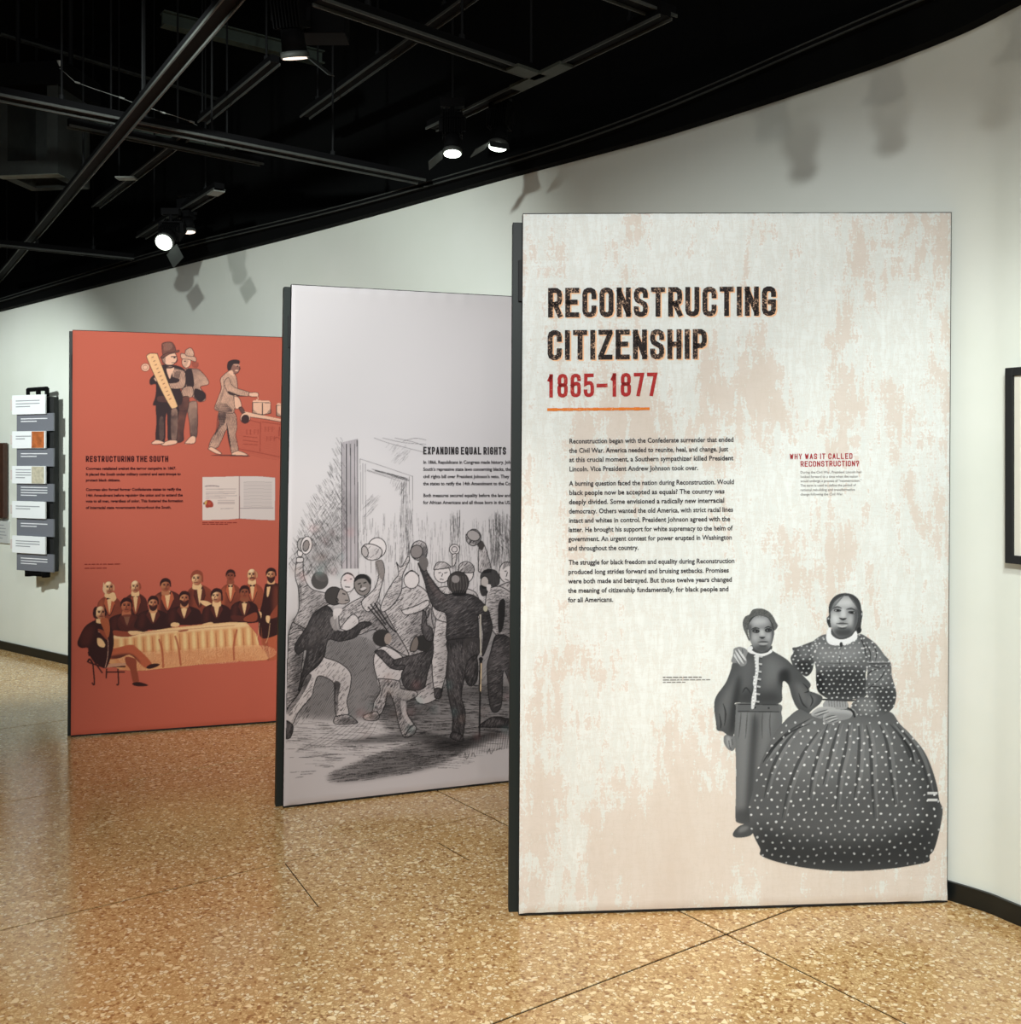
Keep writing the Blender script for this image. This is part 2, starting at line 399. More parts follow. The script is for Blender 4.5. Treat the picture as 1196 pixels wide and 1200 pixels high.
    def stroke(s, pts, col, w, alpha=1.0, sm=True, taper=False, tex=None):
        p = s.P(pts)
        if sm and len(p) > 2: p = s.smooth(p, 6, False)
        h = s.L(w)/2
        d = np.gradient(p, axis=0) if len(p) > 1 else p
        n = np.stack([-d[:, 1], d[:, 0]], 1); n /= np.maximum(np.linalg.norm(n, axis=1), 1e-6)[:, None]
        k = np.ones(len(p))
        if taper: k = np.sin(np.linspace(.15, math.pi-.15, len(p)))
        n = n*(h*k)[:, None]
        for i in range(len(p)-1):
            s.put(s.fill(np.array([p[i]+n[i], p[i+1]+n[i+1], p[i+1]-n[i+1], p[i]-n[i]])), col, alpha, tex)
    def soft(s, pts, col, blur, alpha=1.0, within=None, sm=True):
        """a blurred patch, kept inside the mask `within`"""
        p = s.P(pts)
        if sm: p = s.smooth(p)
        b = max(int(s.L(blur)), 1)
        full = np.zeros((s.h, s.w), np.float32)
        x0, y0, x1, y1, m = s.fill(p)
        if m is None: return
        X0, Y0, X1, Y1 = max(x0-2*b, 0), max(y0-2*b, 0), min(x1+2*b, s.w), min(y1+2*b, s.h)
        f = np.zeros((Y1-Y0, X1-X0), np.float32); f[y0-Y0:y1-Y0, x0-X0:x1-X0] = m
        for _ in range(2):
            for ax in (0, 1):
                c = np.cumsum(np.pad(f, [(b+1, b) if a == ax else (0, 0) for a in (0, 1)]), axis=ax)
                f = (c[2*b+1:]-c[:-2*b-1])/(2*b+1) if ax == 0 else (c[:, 2*b+1:]-c[:, :-2*b-1])/(2*b+1)
        if within is not None:
            W = np.zeros((s.h, s.w), np.float32); wx0, wy0, wx1, wy1, wm = within
            if wm is None: return
            W[wy0:wy1, wx0:wx1] = wm; f = f*W[Y0:Y1, X0:X1]
        s.put((X0, Y0, X1, Y1, f), col, alpha)
    def hatch(s, pitch, ang, duty, wob=1.0, cross=None, bend=0.0):
        """line texture: pitch in photo pixels, duty = inked share"""
        y, x = np.mgrid[0:s.h, 0:s.w].astype(np.float32)/s.S
        d = x*math.cos(ang)+y*math.sin(ang)+s.noise*wob*3+bend*(x*x+y*y)*.001
        pitch = max(pitch*.62, 1.05)
        f = np.abs(((d/pitch) % 1)-.5)*2
        k = duty*(1+s.noise*1.7)
        t = np.clip((k-f)*pitch*s.S*.5+.5, 0, 1)
        if cross is not None: t = np.maximum(t, s.hatch(pitch, ang+cross, duty*.8, wob))
        return t
    def field(s, pts, ang, n, length, w, col, alpha=.8, seed=1, sm=True):
        """n short pen strokes of one direction scattered in a shape"""
        x0, y0, x1, y1, m = s.mask(pts, sm)
        if m is None: return
        ys, xs = np.nonzero(m > .5); r = random.Random(seed); ox, oy, k = s.T
        for i in range(n):
            j = r.randrange(len(xs)); X = ((xs[j]+x0)/s.S+s.x0-ox)*k; Y = ((ys[j]+y0)/s.S+s.y0-oy)*k
            l = length*r.uniform(.5, 1.3)/2; a = ang+r.uniform(-.06, .06)
            s.stroke([(X-l*math.cos(a), Y-l*math.sin(a)), (X+l*math.cos(a), Y+l*math.sin(a))], col, w, alpha*r.uniform(.6, 1), False)
    def colours(s):
        """2x2 averaged sheet: linear rgb + alpha"""
        h, w = s.h//2*2, s.w//2*2
        pr = s.rgb[:h, :w]*s.a[:h, :w, None]
        av = lambda z: (z[0::2, 0::2]+z[1::2, 0::2]+z[0::2, 1::2]+z[1::2, 1::2])/4
        A = av(s.a[:h, :w]); C = av(pr)/np.maximum(A, 1e-4)[..., None]
        return C, A

def paint_portrait():
    s = Sheet(830, 690, 1108, 1026, 3, 3)
    G = lambda v, t=0: (v-2+t, v, v+2)
    # --- skirt
    s.at(820, 680, 3.3333)
    skirt = [(430,520),(385,505),(330,550),(290,600),(255,670),(225,745),(205,830),(192,880),(198,960),(215,1010),(235,1050),(237,1075),(300,1100),(400,1122),(520,1135),(640,1135),(760,1125),(850,1110),(895,1098),(897,1075),(915,1050),(935,980),(948,900),(935,860),(925,800),(900,720),(870,660),(820,600),(780,560),(745,515),(690,520),(600,500),(500,500)]
    # --- boy first (behind the skirt)
    trous = s.poly([(145,480),(305,482),(318,520),(320,560),(300,640),(260,700),(235,780),(205,860),(200,930),(212,955),(150,948),(138,925),(140,830),(140,700),(133,600),(134,520)], G(98))
    s.soft([(150,520),(200,520),(190,700),(165,900),(150,920)], G(122), 16, .8, trous)
    s.soft([(205,540),(225,560),(215,700),(205,860),(190,930),(180,930),(190,750)], G(58), 10, .9, trous)
    s.soft([(250,520),(290,520),(260,650),(230,740)], G(118), 12, .7, trous)
    s.soft([(140,900),(210,900),(215,955),(140,950)], G(64), 10, .8, trous)
    for x in (160, 185, 215, 245, 275): s.stroke([(x,515),(x-3,560),(x-6+(x-200)*.1,620)], G(62), 5, .6, taper=True)
    shoe = s.poly([(150,962),(175,953),(205,960),(208,985),(190,1000),(150,1006),(130,1000),(130,985)], G(72))
    s.soft([(160,962),(190,962),(180,978),(150,985)], G(130), 5, .7, shoe)
    hand = s.poly([(98,605),(130,605),(140,640),(130,665),(112,662),(98,645),(92,625)], G(110))
    s.soft([(102,612),(118,612),(120,650),(108,650)], G(160), 5, .8, hand)
    s.stroke([(112,625),(116,650),(122,660)], G(55), 3, .8); s.stroke([(124,620),(128,645)], G(55), 3, .7)
    coat = s.poly([(215,270),(180,285),(130,320),(120,350),(100,400),(62,455),(55,500),(62,555),(66,585),(90,592),(110,606),(133,600),(140,500),(150,478),(305,482),(320,430),(325,395),(345,410),(360,460),(380,500),(415,525),(440,505),(470,480),(478,455),(450,440),(425,430),(432,405),(400,370),(365,335),(340,310),(300,285),(270,272),(240,285)], G(74))
    s.soft([(150,350),(120,400),(80,470),(70,540),(85,580),(110,520),(130,420)], G(104), 12, .8, coat)
    s.soft([(150,380),(165,400),(150,470),(140,560),(118,600),(125,500)], G(42), 8, .9, coat)
    s.soft([(250,300),(310,310),(330,350),(300,400),(250,420)], G(112), 22, .8, coat)
    s.soft([(310,360),(345,350),(350,400),(320,400),(312,420)], G(38), 8, .95, coat)
    s.soft([(160,320),(210,320),(200,400),(165,440)], G(92), 14, .8, coat)
    s.soft([(180,430),(230,440),(290,440),(300,475),(160,475)], G(52), 10, .7, coat)
    s.soft([(370,400),(410,420),(420,470),(395,480)], G(104), 10, .8, coat)
    s.soft([(425,450),(455,455),(440,490),(420,500)], G(110), 8, .7, coat)
    for a in ([(400,400),(425,430),(405,440)], [(385,440),(400,480),(420,500)], [(430,445),(440,470),(430,495)], [(165,440),(180,420),(200,445)], [(90,480),(100,520),(95,570)], [(75,520),(82,560),(80,580)]):
        s.stroke(a, G(36), 6, .8, taper=True)
    s.poly([(148,482),(305,484),(308,512),(146,512)], G(92), sm=False); s.stroke([(148,484),(306,486)], G(48), 4); s.stroke([(148,512),(310,514)], G(52), 4)
    s.oval(215,497,4,4,G(46)); s.oval(268,499,4,4,G(46))
    s.at(830, 700, 10)
    neck = s.poly([(500,560),(730,560),(720,640),(620,680),(520,630)], G(70))
    face = s.poly([(490,250),(560,215),(680,225),(745,300),(770,400),(760,480),(735,560),(690,615),(620,640),(550,610),(505,550),(475,460),(465,340)], G(120))
    s.soft([(520,250),(660,240),(700,300),(600,330),(520,330)], G(178), 30, .95, face)
    s.soft([(500,430),(590,430),(580,520),(520,520)], G(166), 28, .9, face)
    s.soft([(670,420),(740,420),(720,500),(670,500)], G(168), 24, .9, face)
    s.soft([(600,380),(645,380),(660,450),(600,450)], G(180), 16, .9, face)
    s.soft([(540,580),(700,570),(680,640),(560,640)], G(72), 26, .95, face)
    s.soft([(730,320),(775,330),(770,520),(740,560),(745,430)], G(64), 16, .9, face)
    s.soft([(470,330),(500,340),(490,500),(470,480)], G(70), 14, .9, face)
    s.oval(555,395,44,24,G(48),.1); s.oval(700,385,42,26,G(46),-.05)
    s.oval(555,398,24,11,G(96)); s.oval(562,396,11,11,G(20)); s.oval(702,388,22,11,G(96)); s.oval(706,386,11,11,G(20))
    s.stroke([(500,378),(545,358),(600,368)], G(40), 16, .9, taper=True); s.stroke([(655,362),(700,345),(745,362)], G(40), 15, .9, taper=True)
    s.stroke([(595,465),(628,475),(665,465)], G(34), 22, .95, taper=True)
    s.stroke([(575,525),(640,520),(705,522)], G(52), 14, taper=True); s.stroke([(590,545),(640,548),(695,543)], G(164), 22, .9, taper=True)
    s.soft([(590,565),(680,565),(660,582),(610,582)], G(60), 8, .8, face)
    s.poly([(470,505),(440,440),(410,370),(400,290),(430,225),(480,200),(510,150),(570,130),(640,135),(710,170),(760,230),(790,290),(812,330),(795,370),(765,385),(735,310),(690,240),(610,215),(545,225),(500,270),(470,330),(465,430),(485,505)], G(42), tex=.8+.2*s.fine)
    for i in range(9): s.stroke([(480+i*34,170+abs(i-3)*9),(500+i*30,205),(470+i*36,240)], G(88), 7, .5, taper=True)
    s.poly([(455,600),(500,570),(520,595),(510,620),(560,650),(620,660),(690,645),(730,610),(745,640),(700,668),(640,690),(590,680),(540,668),(480,650)], G(216))
    s.poly([(545,680),(590,680),(585,760),(590,850),(575,950),(560,1060),(560,1190),(545,1240),(530,1300),(500,1300),(505,1180),(530,1060),(520,1000),(545,900),(550,800)], G(206))
    s.clip = None
    for i, y in enumerate(range(690, 1300, 88)): s.stroke([(590-i*6,y),(632-i*6,y+8)], G(190), 20, .9, sm=False); s.stroke([(592-i*6,y+22),(628-i*6,y+28)], G(44), 10, .8, sm=False)
    for i in range(30): s.oval(540+((i*37) % 34)-i*.9, 690+i*20, 9, 7, G(170 if i % 2 else 232))
    M = s.poly([(300,600),(360,580),(430,600),(460,640),(440,700),(450,760),(420,800),(375,805),(330,770),(290,770),(265,745),(285,680),(290,630)], G(126))
    for a in ([(310,620),(360,700),(410,780)], [(345,605),(395,680),(440,745)], [(300,660),(320,720),(370,795)]): s.stroke(a, G(206), 26, .9, taper=True)
    for a in ([(325,610),(375,690),(425,765)], [(300,700),(340,765),(375,800)], [(395,600),(400,650),(390,660)]): s.stroke(a, G(52), 9, .9, taper=True)
    # --- skirt over the boy
    s.at(820, 680, 3.3333)
    sk = s.poly(skirt, G(84))
    s.soft([(380,540),(600,540),(700,560),(760,640),(700,760),(500,800),(330,760),(270,720),(300,620)], G(118), 60, .8, sk)
    s.soft([(210,960),(400,1010),(650,1020),(900,960),(930,1080),(880,1130),(300,1130),(225,1080)], G(44), 34, .9, sk)
    s.soft([(860,700),(930,800),(950,900),(900,1080),(850,1060),(870,900)], G(48), 30, .7, sk)
    folds = [((500,560),(470,650),(440,760),(425,860)), ((545,560),(520,640),(500,720),(480,800)), ((430,540),(350,590),(290,650),(245,710)), ((620,560),(622,640),(615,760),(600,860)), ((650,565),(665,650),(672,800),(680,930)), ((700,560),(730,640),(745,760),(760,880)), ((740,560),(790,620),(820,690),(840,720)), ((770,570),(830,640),(870,720),(900,840)), ((580,560),(570,650),(545,760),(530,900)), ((400,560),(330,640),(280,740),(250,850)), ((470,580),(400,680),(350,800),(320,930))]
    for i, f in enumerate(folds):
        s.stroke(f, G(46), 13, .6, taper=True)
        s.stroke([(x+14, y) for x, y in f], G(148), 14, .33, taper=True)
    s.stroke([(262,700),(300,640),(360,590),(430,560)], G(38), 7, .8, taper=True); s.stroke([(245,715),(285,650),(335,600)], G(40), 6, .8, taper=True)
    s.stroke([(780,600),(820,660),(836,712)], G(34), 10, .9, taper=True)
    r = random.Random(5)
    W = np.zeros((s.h, s.w), bool); wx0, wy0, wx1, wy1, wm = sk; W[wy0:wy1, wx0:wx1] = wm > .5
    row = 0; y = 556
    while y < 1120:
        x = 190+(row % 2)*16+r.uniform(-4, 4)
        while x < 950:
            px, py = x+r.uniform(-6, 6), y+r.uniform(-6, 6)+abs(x-560)*.03
            q = s.P([(px, py)])[0].astype(int)
            if 0 <= q[0] < s.w and 0 <= q[1] < s.h and W[q[1], q[0]]:
                v = 225-max(0, (py-900))*.32-abs(px-600)*.03+r.uniform(-26, 14)
                s.oval(px, py, 4.8+r.uniform(-1.6, 1), 4.0+r.uniform(-1.2, 1), G(max(v, 96)), r.uniform(0, 3), .92)
            x += 36
        y += 27; row += 1
    for y in (832, 858): s.stroke([(888,y),(928,y)], G(214), 10, .9, sm=False)
    # --- bodice, sleeves
    s.at(920, 690, 7.5)
    slL = s.poly([(360,420),(230,465),(110,510),(60,520),(70,560),(45,610),(70,680),(120,730),(180,770),(225,740),(245,690),(260,600),(300,480)], G(72))
    s.soft([(120,520),(200,500),(220,580),(150,620)], G(108), 18, .8, slL)
    s.soft([(90,650),(220,640),(220,740),(150,740)], G(36), 16, .9, slL)
    bod = s.poly([(360,400),(250,455),(215,520),(235,600),(265,690),(268,800),(280,890),(320,935),(400,972),(560,975),(680,960),(725,900),(705,760),(730,640),(720,520),(700,450),(640,400),(500,470)], G(92))
    s.soft([(260,470),(420,520),(640,470),(690,560),(600,640),(300,640)], G(138), 50, .8, bod)
    s.soft([(275,740),(700,720),(720,930),(560,965),(380,960),(290,900)], G(46), 34, .85, bod)
    s.soft([(268,760),(320,760),(340,930),(280,890)], G(28), 12, .9, bod)
    for y in (640, 680, 720, 760, 800, 840, 880, 915): s.stroke([(290,y+6),(470,y+16),(700,y)], G(44), 7, .45, taper=True)
    s.stroke([(480,520),(478,700),(480,960)], G(40), 7, .6)
    slR = s.poly([(650,400),(740,440),(810,500),(870,580),(925,650),(935,760),(960,850),(975,930),(955,1030),(900,1090),(830,1120),(740,1130),(640,1120),(600,1080),(580,1020),(640,960),(720,945),(700,880),(715,780),(720,680),(700,560)], G(88))
    s.soft([(720,480),(820,530),(890,640),(760,640)], G(128), 30, .8, slR)
    s.soft([(740,690),(880,700),(900,800),(760,860)], G(116), 30, .8, slR)
    s.soft([(780,900),(960,880),(960,1020),(860,1080)], G(56), 26, .9, slR)
    s.soft([(640,980),(780,980),(790,1080),(660,1090)], G(122), 24, .8, slR)
    for a in ([(725,655),(790,660),(920,655)], [(735,670),(820,690),(915,668)], [(705,880),(770,860),(850,870),(900,900)], [(720,760),(760,720),(850,700)], [(760,470),(800,560),(790,640)], [(700,470),(745,560),(740,640)], [(880,700),(840,780),(720,880)], [(640,400),(690,500),(715,630)]):
        s.stroke(a, G(34), 10, .8, taper=True)
    s.stroke([(730,648),(820,640),(915,645)], G(170), 8, .6)
    r = random.Random(8)
    for (m, n) in ((bod, 60), (slR, 46), (slL, 16)):
        x0, y0, x1, y1, mm = m; step = 6.4*s.S; yy = y0+4; k = 0
        while yy < y1:
            xx = x0+(k % 2)*step/2
            while xx < x1:
                a, b = int(xx+r.uniform(-3, 3)), int(yy+r.uniform(-3, 3))
                if y0 <= b < y1 and x0 <= a < x1 and mm[b-y0, a-x0] > .5:
                    X, Y = (a/s.S+s.x0-920)*7.5, (b/s.S+s.y0-690)*7.5
                    s.oval(X, Y, 9, 7, G(r.choice((196, 214, 170))), r.uniform(-.5, .5), .9)
                xx += step
            yy += step*.82; k += 1
    s.poly([(375,975),(530,985),(545,1050),(420,1060),(330,1030)], G(150)); 
    for x in range(380, 530, 24): s.stroke([(x,980),(x+6,1040)], G(84), 6, .7, sm=False)
    s.poly([(335,965),(430,968),(600,975),(600,990),(420,985),(320,978)], G(60))
    # hands
    for p in ([(230,1090),(290,1045),(370,1035),(440,1050),(420,1090),(330,1130),(310,1140),(240,1120)], [(340,1100),(380,1060),(460,1060),(560,1070),(590,1100),(560,1140),(480,1160),(430,1180),(360,1185),(335,1170),(330,1140)]):
        M = s.poly(p, G(168)); s.soft([(x+6, y+30) for x, y in p], G(96), 14, .45, M)
    for a in ([(250,1100),(310,1080),(370,1062)], [(270,1125),(330,1100),(385,1080)], [(330,1140),(390,1120),(440,1110)], [(345,1165),(400,1140),(450,1130)], [(380,1182),(430,1160),(470,1150)]):
        s.stroke(a, G(66), 8, .85, taper=True)
    for a in ([(260,1110),(320,1090),(370,1075)], [(350,1152),(410,1128),(455,1118)], [(370,1172),(420,1150),(465,1140)]): s.stroke(a, G(212), 9, .7, taper=True)
    s.stroke([(545,1045),(590,1075),(610,1130)], G(36), 16); s.stroke([(570,1040),(612,1075),(628,1120)], G(140), 8)
    # head
    s.poly([(405,350),(620,350),(620,400),(520,450),(470,450),(400,400)], G(76))
    hair = s.poly([(383,230),(382,150),(410,90),(460,50),(530,38),(600,55),(650,105),(668,180),(680,215),(672,270),(665,330),(665,380),(630,395),(610,340),(560,200),(420,230),(400,350),(370,310),(362,260)], G(60))
    face = s.poly([(400,170),(425,110),(480,70),(545,62),(600,95),(635,160),(640,240),(625,320),(590,380),(530,420),(470,425),(425,385),(400,320),(392,240)], G(140))
    s.soft([(440,100),(560,80),(600,130),(560,160),(440,150)], G(196), 26, .95, face)
    s.soft([(405,220),(470,230),(470,300),(415,310)], G(202), 22, .95, face)
    s.soft([(545,240),(600,240),(590,310),(545,310)], G(178), 22, .9, face)
    s.soft([(490,180),(525,180),(530,250),(485,250)], G(196), 10, .9, face)
    s.soft([(430,355),(590,350),(570,420),(460,425)], G(62), 22, .95, face)
    s.soft([(610,180),(650,180),(630,330),(595,375),(600,300)], G(66), 16, .9, face)
    s.stroke([(415,178),(455,160),(498,172)], G(56), 16, .8, taper=True); s.stroke([(535,180),(580,174),(620,192)], G(52), 16, .8, taper=True)
    s.oval(458,190,34,13,G(58),.05,.9); s.oval(585,208,34,14,G(50),.1,.9)
    s.oval(460,190,12,8,G(22)); s.oval(584,208,12,8,G(22)); s.oval(442,191,8,5,G(150)); s.oval(606,210,8,5,G(140))
    s.stroke([(472,255),(505,268),(540,258)], G(40), 18, .95, taper=True)
    s.stroke([(445,305),(500,304),(555,308)], G(62), 13, taper=True); s.stroke([(455,322),(500,330),(545,322)], G(190), 16, .95, taper=True)
    s.stroke([(460,342),(500,350),(540,342)], G(56), 12, .8, taper=True)
    s.poly([(383,230),(382,150),(410,90),(460,50),(530,38),(600,55),(650,105),(668,180),(665,300),(640,330),(640,220),(620,140),(585,90),(540,62),(480,76),(430,120),(402,180),(396,260)], G(58), tex=.85+.15*s.fine)
    for i in range(10): s.stroke([(530,45),(450-i*6,80+i*14),(396-i,150+i*12)], G(112 if i % 2 else 40), 5, .5, taper=True); s.stroke([(540,45),(610+i*4,90+i*12),(650,150+i*16)], G(104 if i % 2 else 36), 5, .5, taper=True)
    s.oval(380,290,14,22,G(40)); s.oval(378,262,7,9,G(170)); s.oval(674,222,7,12,G(180)); s.oval(650,360,20,22,G(36))
    s.poly([(375,350),(400,345),(405,400),(455,440),(520,442),(580,415),(620,370),(632,430),(590,465),(520,490),(440,498),(380,480),(358,430)], G(226))
    for x, y in ((400,470),(440,490),(480,492),(520,488),(560,475),(600,455)): s.oval(x, y, 16, 9, G(222))
    s.oval(490,490,14,22,G(46)); s.oval(480,560,7,22,G(150))
    # overall grain
    s.rgb *= (.97+.06*s.fine)[..., None]
    return s

def paint_engraving():
    s = Sheet(327, 512, 602, 922, 3, 11)
    INK = (24, 22, 24); PAPER = (186, 176, 178); LT = (196, 187, 188)
    H = {}; cnt = {'n': 100}
    def hx(pitch, ang, duty, cross=None, wob=1.0, bend=0):
        k = (pitch, ang, duty, cross, wob, bend)
        if k not in H: H[k] = s.hatch(pitch, ang, duty, wob, cross, bend)
        return H[k]
    def fig(pts, tone, ang=.8, base=LT, pitch=2.6, cross=None, lw=None, sm=True):
        """a drawn shape: paper fill, hatching by tone 0..1, outline"""
        M = s.poly(pts, base, 1, sm)
        cnt['n'] += 1; area_ = float(M[4].sum())/s.S**2 if M[4] is not None else 0
        if tone > .75:
            s.put(M, INK, min(1, tone-.05))
            q = np.asarray(pts, float); c = q.mean(0); w = q.max(0)-q.min(0)
            s.soft([tuple(v) for v in (q*.55+c*.45-np.array([w[0]*.12, w[1]*.1]))], (104, 97, 99), max(w.min()*.12, 3), .5, M)
            s.field([tuple(v) for v in (q*.88+c*.12)], ang+1.2, int(area_*.10), 16, 1.3, (132, 124, 126), .7, cnt['n'], sm)
            s.field([tuple(v) for v in (q*.95+c*.05)], ang+1.3, int(area_*.08), 16, 1.6, INK, .9, cnt['n']+7, sm)
        elif tone > 0:
            s.put(M, INK, tone*.30); q = np.asarray(pts, float); c = q.mean(0)
            s.field([tuple(v) for v in (q*.92+c*.08)], ang+1.57, int(area_*tone*.42), 15, 1.35, INK, .85, cnt['n'], sm)
            q = np.asarray(pts, float); c = q.mean(0); w = q.max(0)-q.min(0)
            s.soft([tuple(v) for v in (q*.7+c*.3+np.array([w[0]*.22, w[1]*.1]))], INK, max(w.min()*.12, 3), .4*min(1, tone*2), M)
        s.stroke(list(pts)+[pts[0]], INK, s.T[2]*(lw or 1.0), .95, sm=sm)
        return M
    # --- hatched wall, post, door
    s.at(330, 510, 7.035)
    wallp = [(440,80),(500,60),(500,1100),(60,1100),(60,1040),(160,720),(240,500),(380,340)]
    s.field(wallp, 1.05, 520, 60, 3.4, INK, .75, 1)
    s.field([(300,620),(500,420),(500,1100),(60,1100),(90,960),(200,800)], 2.2, 420, 46, 3.2, INK, .7, 2)
    s.soft([(330,760),(500,600),(500,1100),(140,1100),(200,950)], INK, 60, .38)
    s.poly([(492,60),(625,30),(632,1100),(492,1100)], (176,164,170), .6, sm=False); s.poly([(492,60),(625,30),(632,1100),(492,1100)], INK, .5, sm=False, tex=hx(2.4, 0, .4, None, .12))
    for x, w in ((492,5),(532,8),(566,5),(600,5),(624,8)): s.stroke([(x,40 if x > 600 else 70),(x+5,1100)], INK, w, .8, sm=False)
    for a in ([(644,195),(650,330),(648,800)], [(668,230),(670,820)], [(690,235),(692,780)], [(700,285),(900,345),(1030,372)], [(700,292),(980,380)], [(645,195),(800,245),(1080,340)], [(760,285),(1020,350)], [(1030,360),(1022,800)], [(990,390),(985,760)], [(1005,390),(1000,800)], [(1078,335),(1080,600),(1065,800)], [(1050,340),(1052,560)]):
        s.stroke(a, INK, 4, .7, sm=False)
    s.field([(760,280),(1030,355),(1030,378),(780,300)], .3, 60, 60, 3, INK, .7, 3, False)
    s.field([(690,520),(790,520),(770,600),(690,680)], 2.3, 40, 60, 3, INK, .6, 4); s.field([(900,370),(1020,390),(1010,560),(960,470)], 1.9, 60, 50, 3, INK, .6, 5)
    s.field([(880,80),(1060,130),(960,250),(900,150)], 2.3, 40, 50, 3, INK, .5, 6)
    for a in ([(760,22),(900,70),(1170,140)], [(830,22),(1000,60),(1190,75)], [(930,22),(1100,60),(1190,100)], [(1000,50),(1100,25),(1190,40)]): s.stroke(a, INK, 4, .7)
    # upright strokes of the back wall
    s.at(320, 600, 3.3333)
    s.field([(330,20),(660,30),(935,40),(935,420),(330,420)], 1.57, 430, 60, 1.5, INK, .55, 7, False)
    s.field([(840,20),(935,20),(935,240),(850,240)], 1.57, 170, 70, 1.6, INK, .7, 8, False); s.field([(690,20),(730,20),(730,220),(695,220)], 1.57, 60, 70, 1.6, INK, .7, 9, False); s.field([(490,-40),(545,-40),(545,200),(495,200)], 1.57, 60, 70, 1.6, INK, .6, 10, False)
    s.field([(860,20),(935,20),(935,200),(870,180)], .9, 90, 26, 1.4, INK, .6, 12, False)
    # crowd mass and dark ground
    s.soft([(60,440),(200,380),(480,360),(700,380),(935,360),(935,700),(640,740),(600,800),(100,800),(55,700)], INK, 14, .5)
    s.field([(60,430),(200,330),(480,300),(660,330),(935,300),(935,700),(640,720),(600,800),(100,800),(55,700)], 2.3, 900, 22, 1.5, INK, .8, 13)
    s.soft([(180,520),(380,510),(420,640),(420,800),(110,800),(160,700)], INK, 14, .18)
    s.poly([(200,500),(380,500),(420,640),(420,800),(110,800),(160,700)], INK, .6, tex=hx(2.9, .55, .42, None, 2.2))
    s.field([(60,560),(120,560),(140,800),(50,800)], 2.2, 200, 24, 1.8, INK, .85, 14)
    s.soft([(430,700),(600,690),(935,680),(935,860),(840,880),(760,920),(560,880),(430,840)], INK, 16, .62)
    s.field([(420,690),(935,690),(935,860),(840,860),(760,900),(560,870),(430,830)], .05, 700, 34, 1.7, INK, .9, 15)
    s.field([(560,720),(935,700),(935,840),(600,850)], .05, 160, 30, 1.3, (150,142,144), .7, 16)
    s.field([(60,825),(300,830),(560,820),(935,800),(935,850),(700,1000),(300,960),(200,1000),(80,940)], .03, 420, 60, 1.5, INK, .75, 17)
    s.soft([(230,905),(400,872),(560,862),(740,880),(860,850),(880,880),(700,940),(560,900),(400,905)], INK, 8, .75)
    sh = [(215,1030),(330,975),(450,930),(600,890),(740,890),(800,880),(720,950),(620,1000),(480,1030),(330,1052),(240,1055)]
    s.soft(sh, INK, 8, .6); s.field(sh, -.12, 300, 46, 1.8, INK, .9, 18); s.field(sh, -.1, 200, 40, 1.3, (140,132,134), .6, 19)
    s.soft([(430,960),(640,905),(740,895),(600,980),(420,1030),(330,1035)], INK, 8, .3)
    s.poly([(820,870),(935,850),(935,920),(780,950),(700,940)], INK, .7, tex=hx(4.6, .15, .3, 1.45, .5), sm=False)
    for i in range(9): s.stroke([(90+i*34,936-i*6),(180+i*26,885-i*3),(280+i*16,820)], INK, 2, .55)
    # --- background men (light)
    fig([(500,300),(560,285),(610,330),(620,420),(640,500),(660,640),(650,720),(560,740),(520,560),(440,420),(450,350)], .34, .9)
    fig([(640,380),(690,400),(690,560),(655,700),(630,700),(620,560)], .18, 1.2); fig([(630,690),(655,690),(655,725),(632,725)], .9)
    s.oval(540,265,30,34,LT,line=INK,lw=3); s.stroke([(512,252),(540,228),(570,250)], INK, 4)
    fig([(500,385),(560,365),(600,345),(610,360),(580,385),(520,402)], .1)
    fig([(620,300),(690,290),(760,300),(800,330),(800,420),(640,420)], .3, .5)
    s.oval(660,240,32,36,LT,line=INK,lw=3); fig([(626,225),(640,198),(668,196),(690,210),(694,216),(660,222)], .25)
    for p in ([(645,238),(655,236)], [(668,238),(680,236)], [(650,262),(665,264)], [(662,240),(658,252)]): s.stroke(p, INK, 3)
    s.oval(752,240,30,36,LT,line=INK,lw=3); fig([(724,235),(728,205),(752,194),(778,205),(782,235)], .36)
    s.oval(708,146,20,20,LT,line=INK,lw=3); s.oval(708,146,11,11,PAPER,line=INK,lw=2.5); fig([(698,166),(716,164),(712,200),(700,210)], .1)
    s.oval(912,235,30,40,LT,line=INK,lw=3); s.poly([(896,225),(905,195),(935,190),(940,210),(915,212)], INK, .9, tex=hx(1.6, .2, .7))
    for p in ([(903,232),(912,230)], [(925,230),(934,230)], [(905,262),(920,268)], [(915,235),(910,252)]): s.stroke(p, INK, 3)
    fig([(880,290),(940,280),(940,420),(870,380)], .3)
    # bearded man at the right edge
    fig([(800,210),(805,130),(825,130),(850,215),(845,235),(805,235)], .25, .3); s.poly([(795,110),(815,112),(825,130),(812,150),(797,130)], (60,55,55))
    fig([(752,90),(775,68),(798,72),(812,95),(805,120),(780,132),(758,118)], .55, .4); s.oval(782,92,26,20,(150,142,142),.4,line=INK,lw=3)
    fig([(840,300),(880,290),(920,310),(935,340),(935,520),(900,520),(870,480),(830,420),(830,340)], .42, 1.3)
    s.poly([(880,360),(905,345),(900,440),(880,470)], INK, .9)
    fig([(870,480),(935,510),(935,690),(900,620),(890,760),(850,770),(835,620),(845,560)], .86, 1.4)
    fig([(800,840),(860,800),(935,815),(935,840),(880,842)], .95)
    s.poly([(808,260),(815,235),(840,222),(870,228),(885,255),(880,285),(850,292),(832,270)], INK, .93); s.oval(826,275,16,24,(170,160,158),line=INK,lw=3)
    s.poly([(808,285),(825,290),(840,300),(832,325),(815,328),(806,305)], INK, .95); s.poly([(835,285),(850,285),(845,310),(835,305)], LT)
